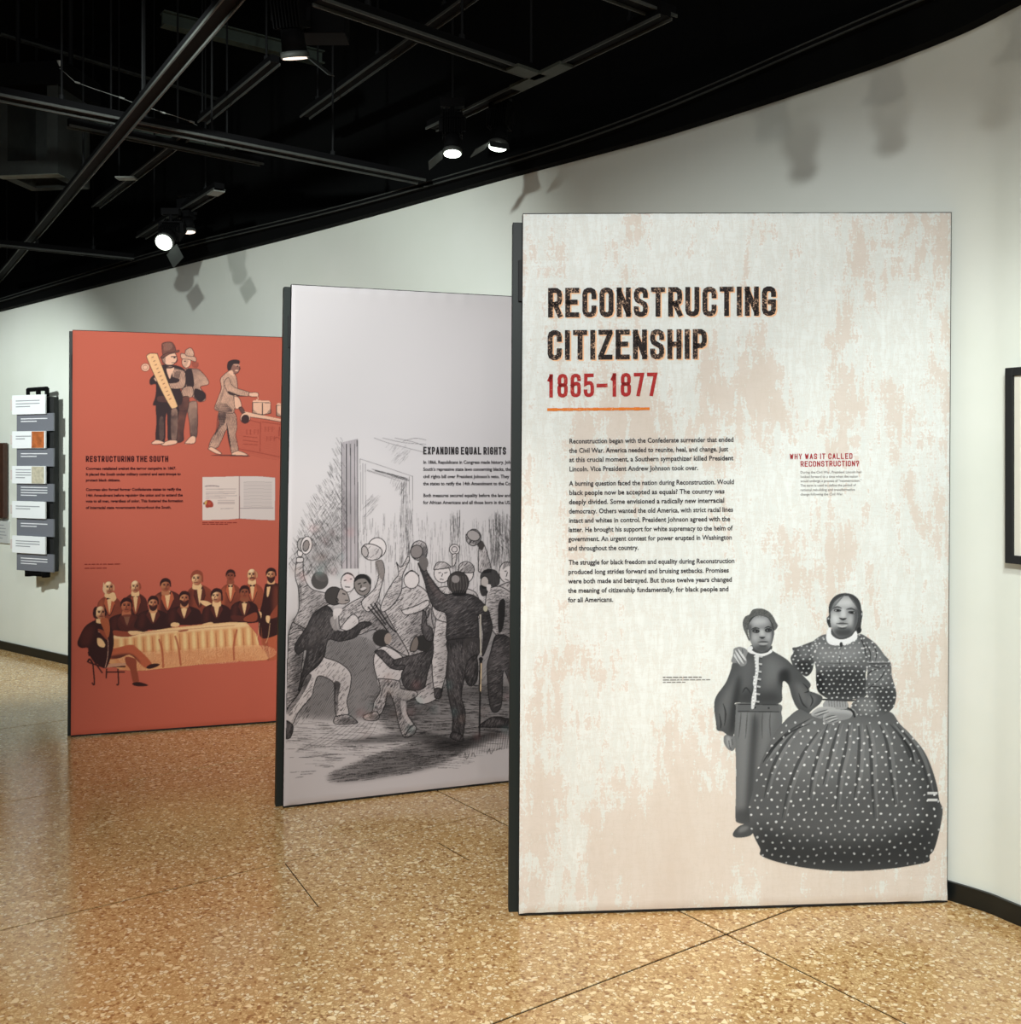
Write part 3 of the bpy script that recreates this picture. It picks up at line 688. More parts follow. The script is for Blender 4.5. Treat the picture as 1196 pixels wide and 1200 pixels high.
    # man with the crutch, seen from behind
    fig([(565,200),(598,190),(600,230),(640,290),(670,320),(735,318),(790,330),(835,375),(850,420),(855,460),(830,540),(815,560),(820,470),(800,400),(800,500),(745,500),(680,505),(678,430),(672,395),(635,380),(610,340),(590,270),(578,235)], .9, 1.4)
    s.poly([(690,335),(720,335),(700,470),(690,490)], (92,86,88), .5, tex=hx(1.6,.1,.5)); s.poly([(600,245),(640,300),(680,340),(660,350),(620,310)], (120,100,98), .5, tex=hx(1.6, .7, .5))
    fig([(682,500),(800,490),(812,520),(800,560),(772,590),(750,640),(735,720),(750,780),(745,850),(735,885),(700,875),(700,800),(685,720),(675,640),(682,560)], .9, .1)
    fig([(760,580),(790,560),(800,600),(795,660),(770,680),(752,660),(750,620)], .95)
    s.poly([(745,500),(800,490),(805,530),(770,560),(750,620)], (84,78,78), .45, tex=hx(1.6, .3, .5))
    fig([(690,880),(700,860),(735,870),(742,895),(715,893)], .95)
    s.oval(722,276,42,44,(52,48,48),line=INK,lw=3); s.oval(712,262,16,15,(150,142,142),.2,.8); s.poly([(700,310),(750,305),(748,325),(708,328)], INK)
    for i in range(7): s.stroke([(690+i*10,250),(684+i*12,290),(700+i*7,315)], (120,112,112), 2.2, .6)
    s.oval(829,377,9,12,(176,168,150)); s.stroke([(809,400),(811,560)], (180,170,160), 6, sm=False)
    s.stroke([(811,570),(808,700)], INK, 12, sm=False); s.stroke([(813,590),(810,705)], (205,180,150), 5, sm=False); s.stroke([(808,700),(805,880)], INK, 7, sm=False); s.oval(811,575,9,9,INK)
    fig([(536,150),(548,122),(572,112),(595,125),(602,155),(592,185),(570,190),(545,178)], .6, .4); s.oval(560,155,24,26,(120,112,112),.3,line=INK,lw=3); s.poly([(570,180),(598,178),(606,205),(590,230),(572,205)], (96,90,90))
    # man at far left with arm raised
    fig([(92,180),(115,180),(120,250),(150,300),(215,320),(240,350),(180,380),(130,460),(105,470),(75,440),(100,380),(98,300),(86,250)], .36, 1.0)
    s.poly([(100,280),(112,300),(110,380),(98,420),(95,360)], INK, .8, tex=hx(1.6, .9, .7))
    fig([(75,430),(130,460),(130,480),(95,500),(60,490)], .75); fig([(60,480),(120,470),(110,620),(95,760),(55,800),(55,600)], .6, 1.1)
    s.oval(105,160,11,15,LT,line=INK,lw=3); fig([(92,178),(116,178),(116,195),(92,196)], .05)
    s.oval(112,128,18,26,(150,144,144),line=INK,lw=3); s.oval(130,130,22,35,LT,.15,line=INK,lw=3); s.oval(128,132,12,22,(120,114,114),.2,line=INK,lw=3)
    s.oval(182,268,34,35,(70,66,66)); s.oval(190,252,26,20,(150,142,140),.3,.8,tex=hx(1.8,.5,.6))
    # smiling man and his raised arm and hat
    s.oval(292,275,28,38,LT,line=INK,lw=3)
    for p in ([(276,268),(286,266)], [(300,262),(308,262)], [(280,292),(300,294)], [(270,250),(290,240),(314,250)]): s.stroke(p, INK, 3.4)
    fig([(255,390),(320,345),(380,330),(430,380),(470,450),(530,560),(450,520),(400,460),(330,480),(265,455)], .42, .9); fig([(260,455),(310,400),(335,430),(300,465)], .06)
    fig([(400,195),(425,190),(435,235),(420,300),(405,350),(370,390),(345,350),(395,300),(412,240)], .2); s.poly([(398,195),(425,190),(436,240),(425,265),(408,240)], (110,102,100),1,tex=.6+.4*hx(1.6,.8,.5))
    s.oval(348,285,32,42,(122,114,112),-.2,line=INK,lw=3.5); s.poly([(315,275),(325,250),(360,243),(382,262),(380,285),(360,262),(335,262)], INK, .92)
    for p in ([(330,282),(342,278)], [(352,278),(364,274)], [(335,305),(350,310),(364,300)], [(344,285),(342,296)]): s.stroke(p, INK, 4)
    s.oval(352,300,12,6,LT,-.3,.7)
    s.oval(405,140,36,40,LT,.2,line=INK,lw=3.2); fig([(346,140),(362,125),(400,130),(425,150),(415,180),(385,188),(358,178)], .12, lw=1); s.oval(358,155,13,22,(158,150,150),-.2,line=INK,lw=3)
    fig([(480,195),(500,215),(525,175),(533,185),(520,215),(505,250),(500,310),(470,360),(430,390),(420,370),(440,320),(470,270),(490,240)], .3, 1.1)
    for a in ([(370,370),(420,430),(450,470)], [(380,360),(440,440)], [(395,355),(455,445),(480,470)]): s.stroke(a, INK, 5)
    # running man, dark coat, light trousers
    fig([(205,570),(260,590),(302,630),(300,690),(288,740),(294,790),(250,800),(240,740),(238,670),(180,640),(160,680),(150,720),(100,780),(75,830),(50,820),(55,770),(105,700),(130,620),(180,560)], .16, .7)
    s.poly([(238,670),(262,670),(255,720),(252,780),(240,780)], INK, .85, tex=hx(1.7, .9, .75)); s.poly([(120,640),(150,640),(110,720),(60,790),(60,760),(100,700)], INK, .85, tex=hx(1.6, .9, .8))
    fig([(240,800),(290,792),(325,815),(322,826),(242,828)], .6); fig([(48,815),(78,835),(68,880),(45,880)], .85)
    fig([(210,365),(160,395),(130,450),(90,510),(85,540),(100,555),(130,540),(115,620),(98,700),(130,640),(175,600),(200,560),(215,500),(260,505),(320,490),(345,460),(382,440),(375,430),(340,432),(300,460),(252,462),(240,400)], .9, .9)
    s.poly([(160,410),(220,390),(240,440),(180,500),(140,520)], (96,90,90), .55, tex=hx(1.6, .9, .5)); s.poly([(236,380),(270,380),(240,420)], LT); s.poly([(222,420),(246,405),(256,455),(236,460)], (170,162,162), .7)
    s.oval(238,328,36,36,(58,54,54),line=INK,lw=3); s.poly([(262,298),(285,312),(296,335),(296,352),(270,360),(248,350),(252,320)], (140,130,128), line=INK, lw=3)
    for p in ([(270,318),(282,322)], [(280,345),(294,345)], [(248,335),(254,345),(248,350)]): s.stroke(p, INK, 4)
    # two boys dancing
    fig([(400,540),(440,525),(500,560),(510,600),(490,660),(420,670),(400,630),(392,580)], .08); fig([(395,545),(430,540),(470,575),(520,590),(510,615),(460,610),(420,570)], .82)
    s.oval(424,492,36,34,(46,43,43)); s.oval(448,495,14,22,(150,135,128),.1,.9)
    fig([(410,650),(490,660),(500,690),(555,700),(560,720),(520,745),(525,790),(555,840),(545,870),(512,880),(490,830),(475,760),(450,700),(435,760),(410,800),(370,812),(350,800),(385,780),(395,740),(418,700)], .62, .6)
    s.poly([(430,680),(490,690),(540,705),(530,735),(480,720),(440,700)], (166,158,156), .7, tex=hx(1.6, .8, .6)); s.poly([(500,740),(520,745),(522,790),(545,830),(530,830),(505,790)], LT, .6)
    fig([(350,795),(400,780),(415,800),(400,815),(360,812)], .5); fig([(512,880),(540,835),(558,840),(550,868)], .7)
    fig([(540,560),(600,540),(622,500),(624,560),(605,620),(585,690),(520,690),(500,640),(515,600),(480,600),(470,580)], .86, .9)
    s.oval(585,512,36,32,(42,40,40)); s.poly([(545,500),(560,485),(568,510),(560,540),(540,545),(534,535)], (110,100,96), line=INK, lw=3)
    fig([(585,380),(598,400),(600,440),(620,455),(622,500),(598,500),(580,460),(582,420)], .8); fig([(596,385),(608,372),(610,395),(600,415)], .7)
    # captions of the print, signature strokes
    for y, x1 in ((1012,168),(1022,155),(1034,118)): s.stroke([(60,y+6),(x1,y)], (60,56,58), 3, .8, sm=False, tex=.45+.55*(s.fine > .3))
    for p in ([(745,960),(750,940),(755,965),(765,945)], [(775,955),(780,940),(790,958)], [(835,945),(845,925),(850,945),(862,925)], [(870,930),(890,922)]): s.stroke(p, INK, 3, .8)
    # colour fringes of the printed screen
    r = random.Random(3)
    for i in range(46):
        c = r.choice(((190,120,120), (90,130,130), (150,120,110)))
        x, y = (r.uniform(80,330), r.uniform(60,260)) if i < 20 else (r.uniform(300,930), r.uniform(640,880))
        s.soft([(x-14,y-14),(x+14,y-16),(x+12,y+16),(x-14,y+12)], c, 8, .2)
    s.rgb *= (.95+.1*s.fine)[..., None]
    return s

DK, MD, LP = (62, 46, 48), (150, 92, 78), (240, 186, 158)
def paint_voters():
    s = Sheet(156, 394, 333, 541, 3, 21)
    h1 = s.hatch(1.9, .7, .5, 1.5); h2 = s.hatch(1.7, -.5, .42, 1.5); h3 = s.hatch(2.2, .2, .3, 1.0)
    def f(pts, base, tex=None, c=DK, a=.85, lw=6):
        M = s.poly(pts, base)
        if tex is not None: s.put(M, c, a, tex)
        s.stroke(list(pts)+[pts[0]], DK, lw, .8)
        return M
    s.at(160, 390, 8.5667)
    # right man of the pair
    f([(520,700),(600,690),(612,800),(610,1000),(590,1060),(545,1050),(530,900),(510,780)], LP, h1)
    f([(480,1110),(545,1040),(590,1045),(590,1095),(560,1115)], LP, None); f([(420,700),(520,700),(490,860),(470,1000),(470,1080),(400,1090),(400,900)], MD, h1, DK, .95)
    f([(470,370),(600,360),(660,400),(720,480),(715,520),(640,545),(690,620),(685,680),(620,690),(560,640),(500,600),(460,620),(450,500)], LP, h2)
    f([(590,560),(680,600),(690,650),(640,690),(580,640)], DK, None); f([(495,380),(550,370),(575,520),(540,545),(500,520)], DK)
    f([(480,540),(560,545),(560,640),(460,650),(450,590)], LP, h3); f([(430,660),(520,640),(510,770),(420,770)], MD, h1)
    s.oval(500,290,46,62,LP,.1,line=DK,lw=5); f([(445,205),(500,215),(590,245),(590,290),(530,270),(450,255)], LP, h3); f([(490,175),(540,150),(572,190),(570,235),(495,225)], LP, h3)
    s.poly([(455,270),(520,280),(500,330),(480,360),(455,310)], DK, .5, tex=h1); s.poly([(560,290),(620,300),(610,350),(560,340)], DK, .8, tex=h1); s.oval(485,285,10,6,DK)
    # front man with the tall hat
    f([(200,690),(330,690),(420,740),(410,900),(400,1080),(320,1090),(310,930),(305,800),(290,870),(280,1090),(195,1080),(200,900)], DK, None)
    s.poly([(230,860),(270,860),(270,1060),(230,1060)], LP, .55, tex=h1); s.poly([(350,780),(410,790),(400,1060),(350,1060)], LP, .75, tex=h1)
    f([(245,1118),(320,1080),(400,1080),(395,1115),(280,1135)], LP); f([(148,1105),(200,1075),(270,1095),(265,1112),(170,1120)], LP)
    f([(255,330),(300,320),(400,330),(470,360),(495,420),(490,540),(440,560),(460,640),(440,720),(330,750),(200,730),(165,720),(190,640),(195,520),(140,520),(135,470),(180,420),(250,400)], DK, None)
    f([(360,360),(470,380),(490,440),(485,530),(440,560),(330,555),(320,510),(400,500),(430,470),(360,440)], LP, h3); s.poly([(300,350),(375,345),(350,420),(330,460)], LP); s.stroke([(300,352),(345,350),(372,340)], DK, 12)
    s.poly([(380,400),(440,380),(430,450),(380,460)], DK, .6, tex=h1); s.poly([(215,640),(330,640),(330,690),(220,690)], (110,70,66), .9, tex=h1)
    f([(175,450),(250,420),(270,480),(220,495),(185,480)], LP); f([(225,510),(300,500),(320,540),(290,575),(240,560)], LP)
    s.oval(330,255,76,72,LP,line=DK,lw=6); s.poly([(250,240),(290,250),(290,320),(330,335),(400,320),(380,350),(270,340)], DK, .8, tex=h1)
    s.stroke([(345,240),(400,238)], DK, 9); s.oval(380,250,11,7,DK); s.stroke([(350,300),(405,300)], DK, 7); s.stroke([(405,250),(412,280),(395,290)], DK, 6)
    f([(240,245),(300,200),(420,175),(415,195),(330,215),(260,258)], MD, h1); f([(255,110),(310,92),(365,105),(390,180),(300,205),(262,215)], MD, h2); s.poly([(275,110),(350,105),(350,160),(280,180)], LP, .6, tex=h3)
    # club held across
    f([(105,225),(140,205),(205,210),(215,230),(310,480),(400,700),(410,740),(370,760),(340,745),(240,560),(110,270)], (244,190,140), None)
    for i in range(12): s.stroke([(150+i*16,250+i*38),(172+i*16,240+i*38)], (150,80,60), 9, .7)
    s.oval(88,347,42,40,LP,line=MD,lw=6); s.oval(88,347,24,22,LP,line=MD,lw=5)
    # voter at the ballot box
    s.at(235, 410, 8.888)
    f([(190,640),(350,650),(380,800),(365,880),(385,980),(390,1060),(325,1080),(300,960),(285,880),(270,830),(210,960),(170,1020),(90,1020),(110,930),(190,790)], LP, h3)
    s.poly([(185,650),(260,660),(250,760),(190,830),(110,960),(90,1010),(150,880)], DK, .8, tex=h1); s.poly([(270,760),(300,900),(320,1060),(300,1000),(280,900)], DK, .9)
    f([(75,1030),(110,1010),(170,1040),(220,1080),(180,1085),(120,1060)], LP); f([(325,1075),(395,1052),(480,1085),(480,1102),(340,1102)], LP)
    s.poly([(110,1100),(250,1092),(480,1100),(480,1110)], DK, .9)
    f([(285,225),(330,230),(370,280),(385,400),(350,480),(355,620),(320,662),(190,640),(145,610),(170,530),(215,400),(205,310),(240,260)], LP, h3)
    s.poly([(260,240),(240,300),(225,420),(180,540),(150,610),(190,620),(230,480),(260,380),(230,320)], DK, .8, tex=h1); s.poly([(150,570),(260,560),(330,640),(200,640)], DK, .75, tex=h1)
    f([(245,330),(290,290),(340,380),(460,425),(510,445),(500,480),(400,480),(300,455),(260,400)], LP, h3); s.poly([(290,430),(400,470),(490,482),(400,486),(300,465)], DK, .9)
    f([(505,445),(590,445),(600,480),(560,490),(505,480)], LP); f([(345,480),(400,500),(425,590),(360,610)], LP); f([(395,605),(430,595),(460,650),(430,660)], (110,76,70))
    s.oval(355,180,52,70,(150,104,92),-.15,line=DK,lw=5); s.poly([(275,170),(290,120),(350,100),(405,112),(400,145),(340,150),(310,210),(285,215)], DK)
    s.oval(375,215,18,8,LP); s.poly([(340,150),(400,150),(405,175),(370,170)], LP, .6); s.oval(385,170,9,6,DK); s.stroke([(400,175),(412,195),(400,205)], DK, 7); s.poly([(290,225),(330,215),(345,270),(300,250)], LP)
    s.oval(465,710,52,56,LP,.3,line=DK,lw=5); s.oval(465,722,42,48,DK,.3)
    # table and boxes
    s.poly([(450,640),(860,725),(860,755),(520,700)], LP, 1, sm=False); s.stroke([(520,700),(690,725),(860,757)], DK, 6, sm=False)
    for x0, x1, xm, y0 in ((540,730,645,545), (790,880,900,575)):
        f([(x0,y0),(xm,y0+8),(xm,y0+130),(x0,y0+110)], LP, lw=9, sm=False) if False else s.poly([(x0,y0),(x1,y0+5),(x1,y0+115),(xm,y0+130),(x0,y0+112)], LP, sm=False)
        s.stroke([(x0,y0),(x1,y0+5),(x1,y0+115),(xm,y0+132),(x0,y0+112),(x0,y0)], DK, 9, sm=False); s.stroke([(xm,y0+8),(xm,y0+130)], DK, 8, sm=False)
        s.poly([(x0+10,y0-22),(x1-15,y0-16),(x1,y0+5),(x0,y0)], LP, sm=False)
        s.poly([(x0,y0+70),(x0+50,y0+118),(x0,y0+112)], DK, .85, tex=h1); s.poly([(x1,y0+70),(x1-45,y0+120),(x1,y0+115)], DK, .85, tex=h1)
    s.stroke([(590,480),(600,510),(580,520),(620,535)], LP, 8)
    LN = (150, 58, 48)
    s.poly([(400,720),(520,705),(860,760),(860,1130),(400,1040)], LN, .3, tex=s.hatch(2.4, 1.45, .3, .8))
    for a in ([(625,745),(618,1060)], [(400,1030),(850,1120)], [(860,780),(640,750)], [(500,730),(620,760)], [(440,900),(590,915)], [(440,940),(600,960)], [(440,980),(600,990)]): s.stroke(a, LN, 8, .75, sm=False)
    for w, x, y in (("LT", 480, 830), ("IGN", 520, 830), ("VFR", 670, 800), ("MAN", 690, 900)):
        for i, ch in enumerate(w):
            X = x+i*38
            s.stroke([(X,y),(X,y+52)], LN, 9, .5, sm=False)
            if ch in "NVM": s.stroke([(X,y),(X+22,y+50),(X+22,y)], LN, 7, .35, sm=False)
            elif ch in "LT": s.stroke([(X,y+50),(X+22,y+50)], LN, 7, .35, sm=False)
            elif ch in "FRGA": s.stroke([(X,y),(X+22,y+6),(X+20,y+26),(X,y+26)], LN, 7, .35, sm=False)
    s.stroke([(820,800),(818,900)], LN, 12, .8, sm=False); s.stroke([(760,930),(800,910),(850,960)], LN, 8, .7)
    s.rgb *= (.95+.1*s.fine)[..., None]
    return s

def paint_document():
    s = Sheet(233, 554, 326, 618, 3, 31)
    s.at(230, 550, 11.96)
    P = (226, 205, 196)
    s.poly([(85,108),(350,104),(600,95),(605,690),(450,705),(85,715)], (228,206,196), sm=False); s.poly([(605,95),(900,98),(1105,118),(1100,715),(900,708),(605,690)], (222,204,198), sm=False)
    s.stroke([(603,95),(604,692)], (120,80,76), 9, .9, sm=False)
    for y in range(180, 560, 24): s.stroke([(660,y),(860,y-3),(1060,y+2)], (186,168,164), 12, .45+.3*((y//24) % 2), sm=False)
    s.stroke([(610,545),(1080,542)], (150,128,128), 8, sm=False); s.stroke([(120,238),(220,230),(320,240)], (160,136,136), 14)
    for y, x1 in ((280,560),(320,560),(345,540),(375,570),(405,420)): s.stroke([(130,y),(x1,y-6)], (176,152,150), 9, .8, sm=False)
    for y in (435,460,480): s.stroke([(300,y),(540,y)], (176,150,148), 9, .7, sm=False)
    s.stroke([(340,552),(520,545)], (176,150,148), 10, .7, sm=False)
    for i in range(10):
        a = i*.63; s.stroke([(175,480),(175+95*math.cos(a),485+85*math.sin(a))], (236,200,196), 14, .7, sm=False)
    s.poly([(110,470),(145,432),(200,436),(235,480),(230,525),(180,535),(135,535),(125,500)], (166,64,50)); s.poly([(115,470),(140,435),(150,445),(135,500)], (214,170,96)); s.oval(105,478,10,14,(90,50,40)); s.oval(180,480,24,22,(190,80,62))
    return s

def paint_meeting():
    s = Sheet(86, 656, 333, 806, 3, 41)
    D, B, M_, R_, K = (58, 30, 30), (92, 44, 38), (150, 72, 52), (190, 96, 66), (240, 192, 142)
    h1 = s.hatch(1.8, .6, .4, 1.6); h2 = s.hatch(2.4, .1, .34, 1.6)
    def head(cx, cy, r, skin, hair, top=1, beard=0, look=0, long=0):
        s.poly([(cx-r*.5,cy+r*.5),(cx+r*.5,cy+r*.5),(cx+r*.7,cy+r*1.7),(cx-r*.7,cy+r*1.7)], skin)
        m = s.oval(cx, cy, r*.86, r*1.15, skin)
        s.soft([(cx+r*.3,cy-r),(cx+r,cy-r),(cx+r,cy+r*1.2),(cx+r*.2,cy+r*1.2)], M_, r*.25, .7, m)
        s.soft([(cx-r*.7,cy+r*.5),(cx+r*.7,cy+r*.5),(cx+r*.4,cy+r*1.2),(cx-r*.4,cy+r*1.2)], M_, r*.2, .6, m)
        e = cx+look*r*.3
        s.oval(e-r*.34, cy-r*.1, r*.2, r*.11, D); s.oval(e+r*.34, cy-r*.1, r*.2, r*.11, D)
        s.stroke([(e-r*.58,cy-r*.3),(e-r*.12,cy-r*.3)], D, r*.12, .8); s.stroke([(e+r*.12,cy-r*.3),(e+r*.58,cy-r*.3)], D, r*.12, .8)
        s.stroke([(e,cy-r*.05),(e+look*r*.2,cy+r*.3),(e-r*.1,cy+r*.35)], B, r*.12); s.stroke([(e-r*.3,cy+r*.6),(e+r*.3,cy+r*.6)], B, r*.14)
        if beard: s.poly([(cx-r*.8,cy+r*.25),(cx-r*.3,cy+r*.45),(cx+r*.3,cy+r*.45),(cx+r*.8,cy+r*.25),(cx+r*.6,cy+r*1.15),(cx,cy+r*(1.3+beard*.3)),(cx-r*.6,cy+r*1.15)], hair, .92); s.stroke([(e-r*.25,cy+r*.62),(e+r*.25,cy+r*.62)], M_, r*.1)
        if top: s.poly([(cx-r*.95,cy+r*.2),(cx-r,cy-r*.6),(cx-r*.5,cy-r*1.3),(cx+r*.3,cy-r*1.4),(cx+r*.95,cy-r*.9),(cx+r*1.05,cy+r*(.2+long)),(cx+r*.8,cy+r*(.1+long)),(cx+r*.7,cy-r*.5),(cx,cy-r*.75),(cx-r*.65,cy-r*.45)], hair)
        else: s.poly([(cx+r*.6,cy-r*.8),(cx+r*1.0,cy-r*.4),(cx+r*1.05,cy+r*.4),(cx+r*.75,cy+r*.5),(cx+r*.75,cy-r*.2)], hair); s.poly([(cx-r*.8,cy-r*.6),(cx-r*.95,cy+r*.3),(cx-r*.75,cy+r*.3)], hair); s.soft([(cx-r*.5,cy-r),(cx+r*.3,cy-r),(cx+r*.3,cy-r*.6),(cx-r*.4,cy-r*.5)], (252,220,180), r*.15, .8, m)
    def bust(cx, cy, w, h, coat, lapel, shirt=1):
        """cx,cy = neck base; w = shoulder half width; h = length"""
        m = s.poly([(cx-w*.25,cy-h*.05),(cx-w*.8,cy+h*.12),(cx-w,cy+h*.4),(cx-w*1.05,cy+h),(cx+w*1.05,cy+h),(cx+w,cy+h*.4),(cx+w*.8,cy+h*.12),(cx+w*.25,cy-h*.05)], coat)
        s.put(m, D, .5, h1)
        s.soft([(cx-w*.8,cy+h*.2),(cx-w*.5,cy+h*.15),(cx-w*.6,cy+h*.9),(cx-w*.9,cy+h*.9)], lapel, w*.12, .7, m)
        if shirt: s.poly([(cx-w*.22,cy),(cx+w*.22,cy),(cx+w*.05,cy+h*.6),(cx-w*.02,cy+h*.6)], K)
        s.poly([(cx-w*.24,cy),(cx-w*.42,cy+h*.3),(cx-w*.02,cy+h*.72),(cx-w*.1,cy+h*.4)], lapel); s.poly([(cx+w*.24,cy),(cx+w*.42,cy+h*.3),(cx+w*.02,cy+h*.72),(cx+w*.1,cy+h*.4)], lapel)
        s.stroke([(cx-w*.42,cy+h*.3),(cx,cy+h*.75),(cx+w*.42,cy+h*.3)], D, w*.06, .8)
        s.poly([(cx-w*.22,cy-h*.02),(cx,cy+h*.05),(cx+w*.22,cy-h*.02),(cx+w*.22,cy+h*.1),(cx,cy+h*.06),(cx-w*.22,cy+h*.1)], D, sm=False)
        return m
    # standing row, left half (zoom frame)
    s.at(85, 660, 8)
    bust(345,320,115,230,M_,R_); head(340,230,52,K,(210,150,110),0,0,.3); s.poly([(290,180),(285,260),(320,290),(300,200)], (232,190,150)); s.poly([(345,290),(390,275),(410,330),(380,360),(350,330)], K)
    bust(590,295,115,260,B,M_); head(588,220,50,K,M_,0)
    bust(890,270,140,240,B,R_); head(870,210,50,(190,120,84),D,1,0,.4)
    s.at(200, 650, 8)
    bust(270,300,130,260,M_,B); head(245,225,56,K,M_,1,0,-.5,.3); s.poly([(280,430),(350,440),(400,480),(350,490),(290,460)], K)
    bust(560,285,100,220,M_,R_); head(560,200,44,(150,80,60),D,1,0,-.2)
    bust(765,280,105,220,(170,84,58),R_); head(762,190,50,K,(200,140,100),0,0,-.3); s.stroke([(740,222),(765,215),(790,222)], B, 12)
    # tall man at right, full length
    s.poly([(905,740),(990,740),(985,900),(990,975),(915,985),(930,900)], R_); s.put(s.poly([(855,760),(900,760),(925,960),(905,990),(870,880)], R_), D, .5, .6*h1)
    m = s.poly([(900,270),(980,265),(1030,310),(1035,520),(1010,700),(1010,745),(850,780),(820,600),(850,480),(865,400),(880,300)], D); s.soft([(960,300),(1020,330),(1010,560),(960,560)], M_, 20, .6, m); s.poly([(1000,470),(1034,460),(1030,560),(940,600),(930,570)], M_)
    s.poly([(905,295),(935,290),(915,390),(900,380)], K); s.poly([(888,275),(950,270),(945,295),(890,300)], D)
    head(940,190,48,(228,170,124),D,1,1,-.3); s.poly([(815,535),(850,545),(845,600),(815,600)], K); s.poly([(895,575),(930,580),(920,640),(895,625)], K)
    for x in (830, 930): s.stroke([(x,640),(x-14,760),(x-40,830)], K, 7, .7)
    # seated row
    s.at(85, 660, 8)
    bust(510,480,170,160,D,B); head(505,400,56,(190,110,78),D,1); s.poly([(440,500),(600,490),(640,620),(450,625)], B, .7)
    bust(755,445,150,170,D,B); head(755,375,50,(216,150,108),D,1,.5)
    s.at(200, 650, 8)
    bust(125,490,160,160,D,B); head(128,410,50,(206,138,98),D,1,.9); s.poly([(0,650),(30,635),(80,645),(70,672),(10,675)], K)
    bust(430,470,135,180,D,B); head(430,390,54,K,D,1,0,-.7,.5); s.poly([(300,650),(380,632),(395,655),(310,665)], K)
    bust(690,440,130,190,D,B); head(692,355,48,(150,84,60),D,1); s.poly([(570,570),(700,575),(800,560),(800,620),(600,620)], B, .9); s.poly([(690,590),(800,540),(800,620),(700,625)], M_)
    # table cloth
    cl = s.poly([(-560,760),(-250,725),(0,685),(300,655),(560,632),(710,635),(760,690),(800,740),(830,850),(880,900),(915,975),(890,990),(600,1000),(300,1025),(0,1062),(-200,1080),(-310,1090),(-480,1080),(-600,1000),(-620,880)], (226,160,108), sm=False)
    s.soft([(-500,745),(0,690),(560,635),(700,640),(680,680),(0,735),(-500,790)], (246,206,156), 8, .9, cl)
    for i in range(16):
        x = -480+i*85; y0 = 790-i*7
        s.soft([(x,y0),(x+30,y0),(x+36,y0+150),(x+6,y0+150)], (250,220,160), 10, .75, cl); s.stroke([(x+52,y0-10),(x+58,y0+110),(x+66,y0+250)], (178,96,60), 12, .55, taper=True)
    s.soft([(-500,930),(0,900),(880,860),(910,980),(0,1050),(-400,1090)], (206,120,80), 14, .55, cl)
    s.put(s.mask([(-500,950),(0,900),(860,850),(900,980),(0,1055),(-300,1085)]), (250,200,150), .5, s.hatch(3.4, .5, .4, 5, 1.3))
    for a in ([(40,760),(70,860),(95,1040)], [(620,700),(590,850),(595,990)], [(-110,790),(-80,900),(-70,1060)]): s.stroke(a, (170,80,54), 18, .7)
    s.stroke([(-500,760),(0,712),(600,665)], (190,110,76), 5, .7); s.poly([(70,715),(150,700),(160,712),(90,725)], M_, .8)
    # seated man with crossed legs and chair
    s.at(85, 660, 8)
    for a in ([(150,790),(170,870),(280,1030)], [(150,930),(300,980)], [(190,940),(205,1130),(180,1120)], [(320,990),(315,1080)], [(425,990),(430,1130),(410,1135)], [(310,970),(495,970)], [(310,1020),(490,1020)]): s.stroke(a, D, 14, .95)
    s.poly([(300,950),(490,935),(500,955),(310,980)], (206,150,120))
    s.poly([(500,880),(590,900),(600,980),(620,1110),(570,1120),(540,1000),(500,940)], M_); s.poly([(560,1125),(630,1115),(710,1145),(640,1155),(580,1148)], D)
    m = s.poly([(200,860),(310,820),(430,790),(540,765),(600,790),(740,935),(700,985),(640,950),(540,860),(440,890),(330,900)], R_); s.soft([(330,880),(540,850),(640,940),(540,870),(440,900)], D, 10, .7, m)
    s.poly([(690,975),(740,945),(815,945),(790,970),(720,990)], D)
    m = s.poly([(220,530),(300,520),(370,620),(385,700),(380,800),(330,960),(290,980),(180,900),(150,800),(80,795),(45,760),(60,700),(120,590)], D); s.soft([(90,640),(200,580),(160,760),(80,770)], B, 20, .7, m)
    s.stroke([(240,640),(325,700),(330,860),(305,980)], (200,150,130), 6); s.poly([(235,620),(300,640),(330,720),(300,700)], M_)
    s.poly([(385,630),(500,640),(620,640),(630,660),(520,690),(400,680)], M_); s.poly([(520,640),(600,635),(660,650),(560,675)], K); s.poly([(230,705),(270,710),(305,760),(290,790),(240,770)], K)
    head(262,465,54,K,D,0,0,.3); s.poly([(190,470),(200,420),(230,410),(215,480),(240,520),(200,510)], D); s.poly([(260,530),(330,520),(350,620),(330,700),(290,620)], (176,92,60))
    s.stroke([(150,830),(160,870)], D, 20); s.stroke([(140,930),(160,900),(190,940)], D, 18)
    s.rgb *= (.95+.1*s.fine)[..., None]
    return s
